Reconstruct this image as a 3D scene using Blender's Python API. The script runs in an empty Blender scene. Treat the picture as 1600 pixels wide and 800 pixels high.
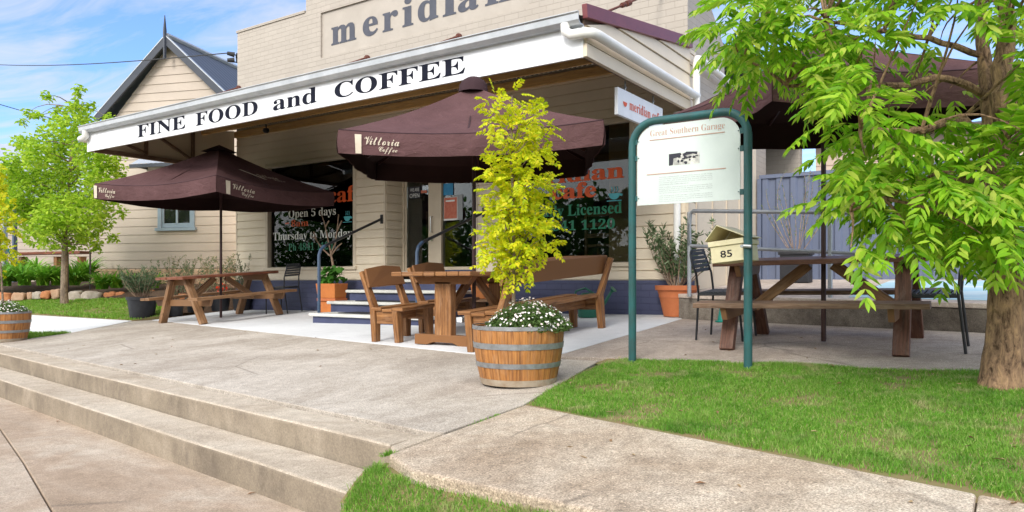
import bpy, bmesh, math, random
import numpy as np
from mathutils import Vector, Matrix, noise as mnoise
random.seed(7)
rng = np.random.default_rng(7)
R = math.radians
scene = bpy.context.scene
COL = scene.collection

# ------------------------------------------------------------------ survey: camera station and ground plane
# world: X runs along the cafe front, Y into the building, Z up; measurements were taken from photo pixels
F, CX, HY, CZ = 1156.0, 800.0, 438.0, 0.75
RX, RY = 0.829, 0.559

def ray(px, py):
    u = (px - CX) / F; v = (HY - py) / F
    return Vector((RX * u - RY, RY * u + RX, v))
def atZ(px, py, z):
    d = ray(px, py); return Vector((d.x * z, d.y * z, CZ + d.z * z))
def atY(px, py, y):
    d = ray(px, py); return atZ(px, py, y / d.y)
def atX(px, py, x):
    d = ray(px, py); return atZ(px, py, x / d.x)
def atH(px, py, h):
    d = ray(px, py); return atZ(px, py, (h - CZ) / d.z)
def gz(x, y):
    return 0.30 + 0.0145 * (x + 4.41) + 0.065 * (y - 9)
def atG(px, py):
    d = ray(px, py)
    k = (gz(0, 0) - CZ) / (d.z - 0.0145 * d.x - 0.065 * d.y)
    return atZ(px, py, k)
def cw(xc, zc, z=0.0):
    return Vector((RX * xc - RY * zc, RY * xc + RX * zc, z))

# ------------------------------------------------------------------ materials
def lin(h):
    h = h.lstrip('#'); out = []
    for i in (0, 2, 4):
        c = int(h[i:i + 2], 16) / 255
        out.append(c / 12.92 if c <= .04045 else ((c + .055) / 1.055) ** 2.4)
    return tuple(out) + (1.0,)
def C4(c):
    if isinstance(c, str): return lin(c)
    return tuple(c) + (1.0,) if len(c) == 3 else tuple(c)

class NT:
    def __init__(s, name):
        s.m = bpy.data.materials.new(name); s.m.use_nodes = True
        s.t = s.m.node_tree; s.b = s.t.nodes['Principled BSDF']; s.out = s.t.nodes['Material Output']
    def n(s, kind, **kw):
        nd = s.t.nodes.new(kind)
        for k, v in kw.items():
            if k in nd.inputs: nd.inputs[k].default_value = v
            else: setattr(nd, k, v)
        return nd
    def l(s, a, b): s.t.links.new(a, b)
    def ramp(s, fac, stops):
        r = s.n('ShaderNodeValToRGB'); e = r.color_ramp.elements
        while len(e) < len(stops): e.new(.5)
        for i, (p, c) in enumerate(stops):
            e[i].position = p; e[i].color = C4(c)
        s.l(fac, r.inputs[0]); return r.outputs[0]
    def mix(s, fac, a, b, mode='MIX'):
        m = s.n('ShaderNodeMix', data_type='RGBA', blend_type=mode)
        for sock, v in ((m.inputs[0], fac), (m.inputs[6], a), (m.inputs[7], b)):
            if hasattr(v, 'links') or hasattr(v, 'is_output'): s.l(v, sock)
            elif isinstance(v, (int, float)): sock.default_value = v
            else: sock.default_value = C4(v)
        return m.outputs[2]
    def coord(s, kind='Object', scale=(1, 1, 1), loc=(0, 0, 0)):
        tc = s.n('ShaderNodeTexCoord'); mp = s.n('ShaderNodeMapping')
        mp.inputs['Scale'].default_value = scale; mp.inputs['Location'].default_value = loc
        s.l(tc.outputs[kind], mp.inputs[0]); return mp.outputs[0]
    def noise(s, vec, scale, detail=6, rough=.6, dist=0):
        nd = s.n('ShaderNodeTexNoise'); nd.inputs['Scale'].default_value = scale
        nd.inputs['Detail'].default_value = detail; nd.inputs['Roughness'].default_value = rough
        nd.inputs['Distortion'].default_value = dist
        s.l(vec, nd.inputs['Vector']); return nd.outputs[0]
    def bump(s, h, strength=.3, dist=.01, normal=None):
        b = s.n('ShaderNodeBump'); b.inputs['Strength'].default_value = strength; b.inputs['Distance'].default_value = dist
        s.l(h, b.inputs['Height'])
        if normal is not None: s.l(normal, b.inputs['Normal'])
        return b.outputs[0]
    def fin(s, col=None, rough=.6, metal=0, spec=.5, normal=None):
        if col is not None:
            if hasattr(col, 'is_output'): s.l(col, s.b.inputs['Base Color'])
            else: s.b.inputs['Base Color'].default_value = C4(col)
        s.b.inputs['Roughness'].default_value = rough; s.b.inputs['Metallic'].default_value = metal
        s.b.inputs['Specular IOR Level'].default_value = spec
        if normal is not None: s.l(normal, s.b.inputs['Normal'])
        return s.m

def paint(name, col, col2=None, rough=.55, scale=3, spread=(.35, .7), bump=.05, bscale=60, metal=0, spec=.4, stretch=(1, 1, 1)):
    n = NT(name); v = n.coord('Object', stretch)
    a = C4(col); b = C4(col2) if col2 else tuple(c * .82 for c in a[:3]) + (1,)
    f = n.noise(v, scale, 8, .65)
    c = n.ramp(f, [(spread[0], b), (spread[1], a)])
    nm = n.bump(n.noise(v, bscale, 4), bump, .01) if bump else None
    return n.fin(c, rough, metal, spec, nm)

def wood(name, light, mid, dark, rough=.5, spec=.3, gscale=1.0):
    n = NT(name)
    v = n.coord('UV', (2.2, 38, 1))
    f = n.noise(v, 1.3 * gscale, 8, .7, .6)
    f2 = n.noise(n.coord('UV', (1.5, 5, 1)), 2, 5, .6)
    c = n.ramp(f, [(.34, dark), (.52, mid), (.72, light)])
    c2 = n.mix(n.ramp(f2, [(.35, (0, 0, 0)), (.75, (.6, .6, .6))]), c, dark)
    wz = n.noise(n.coord('UV', (3, 9, 1), (3, 3, 0)), 1.6, 7, .7, .4)
    c2 = n.mix(n.ramp(wz, [(.50, (0, 0, 0)), (.74, (.42, .42, .42))]), c2, tuple(.5 * x + .5 * g for x, g in zip(light, (.34, .30, .26))))
    kn = n.noise(n.coord('UV', (4, 16, 1), (7, 1, 0)), 2.0, 2, .4)
    c2 = n.mix(n.ramp(kn, [(.70, (0, 0, 0)), (.76, (.7, .7, .7))]), c2, dark)
    nm = n.bump(f, .35, .004)
    return n.fin(c2, rough, 0, spec, nm)

def concrete(name, base, dark, light, patch=.55, agg=.5, streak=None, rough=.85, mott=.5, crack=0):
    n = NT(name); v = n.coord('Object')
    big = n.noise(v, .75, 8, .68, .5)
    c = n.ramp(big, [(.32, dark), (.5, base), (.68, light)])
    if streak:
        for loc, sc, tone in (((0, 0, 0), 2.2, dark), ((5, 3, 0), 1.4, light)):
            st = n.noise(n.coord('Object', streak, loc), sc, 7, .65, 1.0)
            c = n.mix(n.ramp(st, [(.46, (0, 0, 0)), (.72, (patch,) * 3)]), c, tone)
    mid = n.noise(n.coord('Object', (1, 1, 1), (2, 7, 1)), 9, 8, .75, .3)
    c = n.mix(mott, c, n.ramp(mid, [(.34, (.22, .21, .20)), (.5, (.5, .5, .5)), (.66, (.78, .79, .80))]), 'OVERLAY')
    fine = n.noise(v, 120, 4, .8)
    c = n.mix(agg, c, n.ramp(fine, [(.32, (.12, .12, .12)), (.5, (.5, .5, .5)), (.68, (.92, .92, .92))]), 'OVERLAY')
    vo = n.n('ShaderNodeTexVoronoi'); vo.inputs['Scale'].default_value = 95; n.l(v, vo.inputs['Vector'])
    sp = n.ramp(vo.outputs['Color'], [(.12, (.35, .35, .35)), (.2, (.5, .5, .5)), (.8, (.5, .5, .5)), (.9, (.72, .72, .72))])
    c = n.mix(agg * .8, c, sp, 'OVERLAY')
    spot = n.noise(n.coord('Object', (1, 1, 1), (9, 4, 2)), 4.5, 3, .5)
    c = n.mix(n.ramp(spot, [(.68, (0, 0, 0)), (.74, (.3, .3, .3))]), c, dark)
    if crack:
        wv = n.mix(.12, v, n.t.nodes.new('ShaderNodeTexNoise').outputs[1])
        ve = n.n('ShaderNodeTexVoronoi', feature='DISTANCE_TO_EDGE'); ve.inputs['Scale'].default_value = .62; n.l(wv, ve.inputs['Vector'])
        ln = n.ramp(ve.outputs['Distance'], [(.0025, (1, 1, 1)), (.0065, (0, 0, 0))])
        mk = n.ramp(n.noise(n.coord('Object', (1, 1, 1), (8, 1, 3)), 1.1, 2, .5), [(.50, (0, 0, 0)), (.60, (crack,) * 3)])
        mm = n.n('ShaderNodeMath', operation='MULTIPLY'); n.l(ln, mm.inputs[0]); n.l(mk, mm.inputs[1])
        c = n.mix(mm.outputs[0], c, (.09, .075, .06))
    nm = n.bump(fine, .4, .006); nm = n.bump(mid, .15, .02, nm)
    return n.fin(c, rough, 0, .25, nm)

def leafmat(name, cols, trans=.35, rough=.5, patch=None):
    n = NT(name)
    g = n.n('ShaderNodeNewGeometry')
    c = n.ramp(g.outputs['Random Per Island'], [(i / (len(cols) - 1), k) for i, k in enumerate(cols)])
    if patch:
        v = n.coord('Object')
        for sc, lo, hi, amt, tone in patch:
            f = n.noise(v, sc, 5, .65, .3)
            c = n.mix(n.ramp(f, [(lo, (0, 0, 0)), (hi, (amt,) * 3)]), c, tone)
    n.b.inputs['Roughness'].default_value = rough; n.b.inputs['Specular IOR Level'].default_value = .3
    n.l(c, n.b.inputs['Base Color'])
    t = n.n('ShaderNodeBsdfTranslucent'); n.l(c, t.inputs[0])
    mx = n.n('ShaderNodeMixShader'); mx.inputs[0].default_value = trans
    n.l(n.b.outputs[0], mx.inputs[1]); n.l(t.outputs[0], mx.inputs[2]); n.l(mx.outputs[0], n.out.inputs[0])
    return n.m

def glassmat(name, tint=(.70, .74, .74), ior=1.42):
    n = NT(name)
    tr = n.n('ShaderNodeBsdfTransparent'); tr.inputs[0].default_value = C4(tint)
    gl = n.n('ShaderNodeBsdfGlossy'); gl.inputs['Roughness'].default_value = .015; gl.inputs[0].default_value = (1, 1, 1, 1)
    fr = n.n('ShaderNodeFresnel'); fr.inputs[0].default_value = ior
    mx = n.n('ShaderNodeMixShader'); n.l(fr.outputs[0], mx.inputs[0]); n.l(tr.outputs[0], mx.inputs[1]); n.l(gl.outputs[0], mx.inputs[2])
    n.l(mx.outputs[0], n.out.inputs[0]); return n.m

def brickmat(name, col, mort, dark, rough=.6, strength=.6, sx=1.0):
    n = NT(name)
    tc = n.n('ShaderNodeTexCoord'); sp = n.n('ShaderNodeSeparateXYZ'); n.l(tc.outputs['Object'], sp.inputs[0])
    ad = n.n('ShaderNodeMath', operation='ADD'); n.l(sp.outputs[0], ad.inputs[0]); n.l(sp.outputs[1], ad.inputs[1])
    cb = n.n('ShaderNodeCombineXYZ'); n.l(ad.outputs[0], cb.inputs[0]); n.l(sp.outputs[2], cb.inputs[1])
    br = n.n('ShaderNodeTexBrick'); n.l(cb.outputs[0], br.inputs['Vector'])
    br.inputs['Scale'].default_value = 1; br.inputs['Brick Width'].default_value = .24 * sx; br.inputs['Row Height'].default_value = .086
    br.inputs['Mortar Size'].default_value = .006; br.inputs['Mortar Smooth'].default_value = .4
    br.inputs['Color1'].default_value = C4(col); br.inputs['Color2'].default_value = tuple(c * .93 for c in C4(col)[:3]) + (1,)
    br.inputs['Mortar'].default_value = C4(mort)
    f = n.noise(n.coord('Object'), 1.6, 8, .7)
    c = n.mix(n.ramp(f, [(.4, (0, 0, 0)), (.8, (.45, .45, .45))]), br.outputs[0], dark)
    inv = n.n('ShaderNodeMath', operation='SUBTRACT'); inv.inputs[0].default_value = 1; n.l(br.outputs[1], inv.inputs[1])
    nm = n.bump(inv.outputs[0], strength, .008)
    nm = n.bump(n.noise(n.coord('Object'), 40, 4), .12, .01, nm)
    return n.fin(c, rough, 0, .3, nm)

MT = {}
MT['brick'] = brickmat('painted_brick', (.41, .365, .315), (.345, .305, .26), (.32, .28, .235), strength=.55)
MT['panel_wall'] = paint('recessed_panel_paint', (.42, .375, .325), (.36, .32, .275), .6, 2.2, bump=.12)
MT['navy'] = brickmat('navy_painted_brick', (.062, .070, .135), (.048, .054, .11), (.09, .095, .15), .55, .6)
MT['board'] = paint('cream_weatherboard', (.72, .625, .485), (.65, .56, .43), .5, 1.2, bump=.04)
MT['board_pink'] = paint('pinkish_weatherboard', (.48, .405, .335), (.43, .36, .295), .5, 1.0, bump=.04)
MT['board_far'] = paint('peach_weatherboard', (.66, .52, .42), (.6, .47, .38), .6, 1.0, bump=0)
MT['trim'] = paint('cream_trim', (.62, .53, .41), (.54, .46, .35), .45, 3, bump=.02)
MT['white'] = paint('white_paint', (.78, .80, .83), (.70, .72, .745), .5, 2.0, (.28, .55), .03, stretch=(2.5, 2.5, .5))
MT['pipe'] = paint('white_pvc', (.80, .80, .78), (.68, .67, .63), .35, 2, bump=0)
MT['gutter'] = paint('grey_gutter_metal', (.50, .52, .54), (.38, .40, .42), .35, 4, metal=.35, bump=.02)
MT['letter_grey'] = paint('grey_blue_letter_paint', (.10, .105, .13), (.08, .085, .105), .85, 8, bump=0, spec=.1)
MT['letter_black'] = paint('dark_letter_paint', (.008, .009, .018), (.015, .017, .03), .85, 8, bump=0, spec=.1)
MT['orange'] = paint('orange_letter_vinyl', (.72, .10, .015), (.62, .08, .01), .5, 8, bump=0)
MT['green_l'] = paint('green_letter_vinyl', (.01, .20, .10), (.01, .16, .08), .5, 8, bump=0)
MT['white_l'] = paint('white_letter_vinyl', (.85, .87, .85), (.75, .77, .75), .5, 8, bump=0)
MT['teal'] = paint('teal_vinyl', (.10, .45, .50), (.06, .35, .4), .5, 8, bump=0)
MT['maroon_metal'] = paint('maroon_flashing', (.20, .055, .06), (.16, .045, .05), .4, 4, bump=.03)
MT['rust'] = paint('rusty_rod', (.16, .05, .035), (.09, .03, .02), .7, 20, bump=.2)
MT['roof_in'] = paint('corrugated_roof_sheet', (.16, .15, .15), (.11, .10, .10), .45, 3, metal=.4, bump=.05)
MT['beam'] = wood('raw_pine_beam', (.66, .42, .17), (.56, .33, .12), (.34, .19, .07))
MT['wood'] = wood('oiled_hardwood', (.50, .255, .10), (.32, .148, .055), (.11, .046, .02), .45, .3)
MT['wood_red'] = wood('red_stained_timber', (.34, .12, .06), (.23, .075, .038), (.10, .035, .02), .45, .35)
MT['wood_raw'] = wood('weathered_brown_timber', (.42, .25, .13), (.29, .155, .075), (.13, .07, .035), .55, .3)
MT['wood_dark'] = wood('dark_stained_timber', (.22, .105, .065), (.14, .062, .040), (.06, .028, .02), .5, .3)
MT['wood_grey'] = wood('grey_worn_timber', (.33, .23, .165), (.22, .14, .095), (.10, .06, .042), .6, .25)
MT['stave'] = wood('barrel_oak', (.60, .30, .10), (.44, .19, .055), (.18, .075, .03), .5, .3)
MT['hoop'] = paint('galvanised_hoop', (.36, .38, .40), (.22, .22, .22), .5, 14, metal=.5, bump=.1)
MT['galv'] = paint('galvanised_tube', (.40, .42, .44), (.30, .32, .34), .42, 8, metal=.6, bump=.03)
MT['blacksteel'] = paint('black_powdercoat', (.016, .017, .02), (.025, .026, .03), .4, 12, bump=0)
MT['bluesteel'] = paint('navy_painted_steel', (.035, .065, .12), (.05, .08, .13), .4, 9, bump=.03)
MT['greensteel'] = paint('teal_green_painted_steel', (.020, .105, .110), (.030, .075, .075), .45, 9, (.3, .62), bump=.05)
MT['chairmetal'] = paint('charcoal_chair_plastic', (.035, .04, .05), (.05, .055, .065), .45, 9, bump=0)
def canvasmat(name, col, col2):
    n = NT(name); v = n.coord('Object')
    c = n.ramp(n.noise(v, 2.2, 7, .65), [(.33, col2), (.68, col)])
    dust = n.noise(n.coord('Object', (1, 1, 1), (4, 4, 4)), 14, 4, .6)
    c = n.mix(n.ramp(dust, [(.60, (0, 0, 0)), (.74, (.22, .22, .22))]), c, tuple(x * 1.9 for x in col))
    spk = n.noise(v, 120, 2, .5)
    c = n.mix(n.ramp(spk, [(.73, (0, 0, 0)), (.76, (.5, .5, .5))]), c, (.45, .36, .32))
    nm = n.bump(n.noise(v, 380, 3), .15, .008)
    cr = n.noise(n.coord('Object', (1, 1, 2.4)), 3.2, 4, .55, 1.2)
    return n.fin(c, .85, 0, .15, n.bump(cr, .5, .05, nm))
MT['cloth'] = canvasmat('maroon_canvas', (.108, .056, .058), (.080, .041, .042))
MT['shade_sheet'] = paint('painted_canvas_shade', (.035, .018, .018), (.026, .014, .014), .9, 2.5, bump=.1, bscale=350, spec=.1)  # near-black sheet added under the cloth; shade is put into its colour
MT['clothdk'] = paint('dark_vent_canvas', (.055, .03, .035), (.04, .022, .026), .85, 3, bump=.15, bscale=350, spec=.15)
MT['pole'] = paint('maroon_pole', (.045, .018, .018), (.035, .014, .014), .4, 8, bump=0)
MT['cream_p'] = paint('cream_print', (.60, .53, .43), (.48, .42, .33), .85, 8, bump=0)
MT['terra'] = paint('terracotta', (.58, .185, .07), (.47, .14, .05), .6, 6, bump=.12)
MT['plastic'] = paint('black_plastic_pot', (.010, .011, .014), (.02, .021, .026), .5, 9, bump=.03)
MT['soil'] = paint('potting_soil', (.10, .06, .035), (.045, .028, .018), .95, 25, bump=.8, bscale=60)
MT['bark_mulch'] = paint('bark_mulch', (.20, .11, .065), (.06, .035, .022), .95, 40, bump=.9, bscale=50)
MT['bluefence'] = paint('blue_grey_sheet_metal', (.125, .150, .225), (.105, .126, .19), .45, 1.5, bump=.02)
MT['letterbox'] = paint('cream_enamel', (.74, .68, .46), (.62, .56, .36), .45, 7, bump=.03)
MT['sandstone'] = paint('garden_sandstone', (.48, .34, .24), (.34, .19, .11), .9, 5, bump=.7, bscale=18)
MT['granite'] = paint('pale_granite', (.52, .46, .40), (.30, .25, .20), .9, 6, bump=.7, bscale=20)
MT['orange_stone'] = paint('orange_sandstone', (.52, .22, .09), (.38, .15, .07), .9, 5, bump=.7, bscale=18)
MT['stonebase'] = paint('stone_footing', (.62, .46, .32), (.45, .27, .16), .9, 4, bump=.6, bscale=14)
MT['roof_dark'] = paint('dark_roof_sheet', (.075, .085, .105), (.06, .068, .085), .45, 2, bump=.02)
MT['barge'] = paint('dark_bargeboard', (.035, .042, .055), (.045, .05, .065), .45, 5, bump=0)
MT['bluetrim'] = paint('blue_grey_trim', (.26, .32, .37), (.22, .28, .33), .45, 5, bump=0)
MT['palegreyroof'] = paint('pale_grey_roof', (.36, .40, .47), (.30, .34, .41), .5, 2, bump=.02)
MT['glass'] = glassmat('window_glass')
MT['glass_house'] = glassmat('house_window_glass', (.6, .62, .62), 1.35)
MT['curtain'] = paint('grey_curtain', (.20, .20, .20), (.12, .12, .12), .9, 9, stretch=(1, 1, .1), bump=0)
MT['bulb'] = NT('warm_lit_bulb').m
MT['bulb'].node_tree.nodes['Principled BSDF'].inputs['Emission Color'].default_value = (1, .62, .25, 1)
MT['bulb'].node_tree.nodes['Principled BSDF'].inputs['Emission Strength'].default_value = 6
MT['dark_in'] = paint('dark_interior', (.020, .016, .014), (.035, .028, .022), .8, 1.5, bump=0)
MT['tan_in'] = paint('tan_interior_panel', (.34, .21, .10), (.27, .16, .075), .7, 3, bump=0)
MT['tile'] = paint('step_tread_paint', (.66, .66, .62), (.50, .50, .47), .6, 5, bump=.1)
MT['navy_flat'] = paint('navy_riser_paint', (.060, .070, .145), (.045, .053, .11), .5, 5, bump=.05)
MT['rubber'] = paint('rubber_mat', (.02, .02, .022), (.03, .03, .033), .9, 40, bump=.6, bscale=150)
MT['post_red'] = paint('poster_red', (.50, .09, .05), (.62, .22, .14), .5, 22, bump=0)
MT['post_blue'] = paint('poster_blue', (.03, .22, .48), (.05, .30, .55), .5, 10, bump=0)
MT['paperwhite'] = paint('paper_white', (.80, .80, .77), (.72, .72, .70), .6, 6, bump=0)
MT['panel'] = paint('sign_panel_white', (.64, .71, .70), (.57, .64, .63), .4, 3, bump=0)
MT['signpink'] = paint('faded_brown_print', (.52, .30, .24), (.46, .26, .2), .5, 8, bump=0)
MT['signgrey'] = paint('faded_grey_print', (.36, .38, .40), (.30, .32, .34), .5, 60, bump=0)
MT['photo_pale'] = paint('faded_photo_ground', (.70, .70, .66), (.34, .34, .33), .5, 16, (.38, .6), bump=0)
MT['black'] = paint('black_print', (.02, .02, .035), (.03, .03, .045), .6, 9, bump=0)
MT['steelbowl'] = paint('bright_steel', (.62, .63, .64), (.5, .5, .5), .22, 8, metal=.9, bump=0)
MT['greenplastic'] = paint('green_plastic', (.02, .13, .085), (.016, .10, .07), .4, 8, bump=0)
MT['tealplastic'] = paint('teal_plastic', (.01, .28, .22), (.01, .22, .18), .4, 8, bump=0)
MT['cable'] = paint('black_cable', (.02, .02, .022), (.03, .03, .03), .6, 8, bump=0)
# ground
MT['tan'] = concrete('tan_concrete', (.40, .35, .295), (.31, .265, .22), (.54, .49, .43), .55, .7, (1, .3, 1), mott=.25, crack=.45)
MT['kerbcon'] = concrete('kerb_concrete', (.44, .37, .29), (.35, .285, .215), (.52, .455, .37), .4, .55, mott=.28)
MT['pale'] = concrete('pale_concrete', (.66, .67, .68), (.58, .59, .60), (.72, .73, .74), .3, .25, mott=.14)
MT['path'] = concrete('old_path_concrete', (.41, .33, .25), (.29, .215, .15), (.60, .53, .435), .55, .9, (.7, .5, 1), mott=.4, crack=.45)
MT['slab'] = concrete('brown_slab_concrete', (.40, .335, .285), (.30, .245, .205), (.48, .42, .365), .5, .65, mott=.3, crack=.45)
MT['road'] = concrete('road_concrete', (.38, .29, .215), (.30, .222, .158), (.50, .43, .35), .5, .5, (.25, 1, 1), mott=.25, crack=.4)
MT['retain'] = concrete('stained_retaining_wall', (.17, .145, .12), (.085, .07, .06), (.27, .24, .20), .5, .5)
MT['ramp'] = concrete('pink_ramp_concrete', (.50, .42, .36), (.42, .35, .30), (.57, .5, .43), .3, .3)
MT['bluepaint'] = paint('worn_blue_ground_paint', (.36, .56, .66), (.66, .70, .70), .7, 2.5, (.38, .5), .1, 60, stretch=(.3, 2, 1))
MT['earth'] = paint('lawn_soil', (.15, .17, .05), (.24, .155, .085), .95, 3, bump=.6, bscale=40)
MT['ground'] = paint('open_ground', (.11, .13, .05), (.16, .13, .08), .95, .4, bump=.3)
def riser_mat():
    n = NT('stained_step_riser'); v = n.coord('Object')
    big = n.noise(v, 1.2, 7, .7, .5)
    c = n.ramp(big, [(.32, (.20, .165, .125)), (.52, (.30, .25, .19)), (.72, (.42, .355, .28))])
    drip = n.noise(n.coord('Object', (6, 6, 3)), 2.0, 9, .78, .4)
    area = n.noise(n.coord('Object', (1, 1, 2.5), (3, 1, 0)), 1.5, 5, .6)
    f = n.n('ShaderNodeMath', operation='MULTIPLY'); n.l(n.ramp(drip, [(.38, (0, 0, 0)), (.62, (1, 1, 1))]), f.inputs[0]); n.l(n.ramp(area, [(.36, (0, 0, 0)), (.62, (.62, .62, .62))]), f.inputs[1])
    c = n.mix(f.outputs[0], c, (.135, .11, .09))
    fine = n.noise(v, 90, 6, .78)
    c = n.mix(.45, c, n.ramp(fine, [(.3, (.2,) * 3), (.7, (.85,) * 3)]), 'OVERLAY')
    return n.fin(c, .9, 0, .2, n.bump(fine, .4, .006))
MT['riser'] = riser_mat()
def barkmat(name, a, b, c_):
    n = NT(name); v = n.coord('Object', (1, 1, .28))
    f = n.noise(v, 30, 8, .72, .8)
    c = n.ramp(f, [(.38, a), (.5, b), (.62, c_)])
    f2 = n.noise(n.coord('Object'), 5, 6, .7)
    c = n.mix(n.ramp(f2, [(.48, (0, 0, 0)), (.68, (.5,) * 3)]), c, tuple(min(1, x * 1.25) for x in c_))
    f3 = n.noise(n.coord('Object', (1, 1, .6), (4, 2, 1)), 9, 6, .7)
    c = n.mix(n.ramp(f3, [(.52, (0, 0, 0)), (.70, (.7,) * 3)]), c, a)
    return n.fin(c, .9, 0, .2, n.bump(f, 1.0, .035))
MT['bark'] = barkmat('rough_bark', (.085, .05, .032), (.33, .21, .135), (.52, .33, .19))
MT['bark_grey'] = barkmat('grey_bark', (.12, .09, .07), (.24, .18, .13), (.34, .27, .2))
MT['twig'] = barkmat('pale_twig', (.20, .13, .09), (.34, .24, .17), (.42, .3, .22))
MT['leaf_big'] = leafmat('bright_green_leaflet', [(.10, .27, .012), (.20, .46, .016), (.31, .58, .025), (.45, .66, .05), (.14, .36, .012), (.56, .66, .10), (.25, .50, .02)], .52, .45)
MT['leaf_left'] = leafmat('yellow_green_leaf', [(.30, .52, .03), (.43, .62, .05), (.54, .70, .07), (.23, .43, .03)], .55)
MT['leaf_yel'] = leafmat('golden_leaflet', [(.42, .56, .01), (.60, .68, .015), (.74, .73, .02), (.50, .62, .012), (.86, .74, .03), (.66, .70, .015), (.32, .46, .01)], .5)
MT['leaf_olive'] = leafmat('olive_leaf', [(.08, .13, .05), (.12, .18, .08), (.20, .26, .14), (.06, .11, .035)], .25)
MT['leaf_lav'] = leafmat('lavender_leaf', [(.08, .14, .06), (.12, .19, .10), (.06, .11, .04)], .2)
MT['leaf_ger'] = leafmat('geranium_leaf', [(.04, .14, .015), (.06, .2, .02), (.09, .26, .03)], .3)
MT['leaf_strap'] = leafmat('strap_leaf', [(.10, .32, .02), (.17, .42, .03), (.27, .50, .05), (.08, .26, .02)], .4)
MT['leaf_daisy'] = leafmat('daisy_leaf', [(.07, .13, .03), (.11, .19, .05), (.05, .10, .02)], .25)
MT['petal'] = leafmat('white_petal', [(.82, .80, .76), (.88, .86, .84), (.86, .70, .70), (.84, .82, .80)], .2)
MT['red_petal'] = leafmat('red_petal', [(.75, .03, .01), (.8, .08, .02)], .2)
MT['grass'] = leafmat('grass_blade', [(.10, .30, .022), (.16, .41, .03), (.24, .49, .055), (.12, .34, .024), (.36, .52, .10), (.52, .50, .24)], .45, .5, [(1.6, .48, .66, .55, (.27, .46, .08)), (2.6, .52, .66, .6, (.07, .24, .018)), (4.2, .56, .68, .75, (.54, .48, .26))])
MT['grass_left'] = leafmat('left_grass_blade', [(.12, .28, .02), (.17, .36, .03), (.22, .42, .05), (.33, .38, .10)], .35)
MT['dry_leaf'] = leafmat('dry_leaf', [(.22, .12, .06), (.34, .22, .11), (.48, .36, .20), (.16, .09, .05)], .1)
MT['leaf_belt'] = leafmat('street_tree_leaf', [(.04, .12, .015), (.07, .18, .02), (.10, .24, .03)], .3)

# ------------------------------------------------------------------ mesh builder
BASE = {}
def tag(o, label=None, cat=None, group=None, kind=None):
    for k, v in (('label', label), ('category', cat), ('group', group), ('kind', kind)):
        if v: o[k] = v
    return o
def thing(name, label, cat, loc=(0, 0, 0), group=None, rz=0.0):
    o = bpy.data.objects.new(name, None); COL.objects.link(o)
    o.empty_display_size = .2
    o.location = loc; o.rotation_euler = (0, 0, rz)
    BASE[o.name] = Vector(loc)
    return tag(o, label, cat, group)

def link_mesh(name, me, mat, parent=None, org=None):
    o = bpy.data.objects.new(name, me); COL.objects.link(o)
    mats = mat if isinstance(mat, (list, tuple)) else [mat]
    for m in mats: me.materials.append(MT[m] if isinstance(m, str) else m)
    if parent is not None:
        o.parent = parent; BASE[o.name] = BASE[parent.name]
    else:
        o.location = org; BASE[o.name] = Vector(org)
    return o

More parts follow.
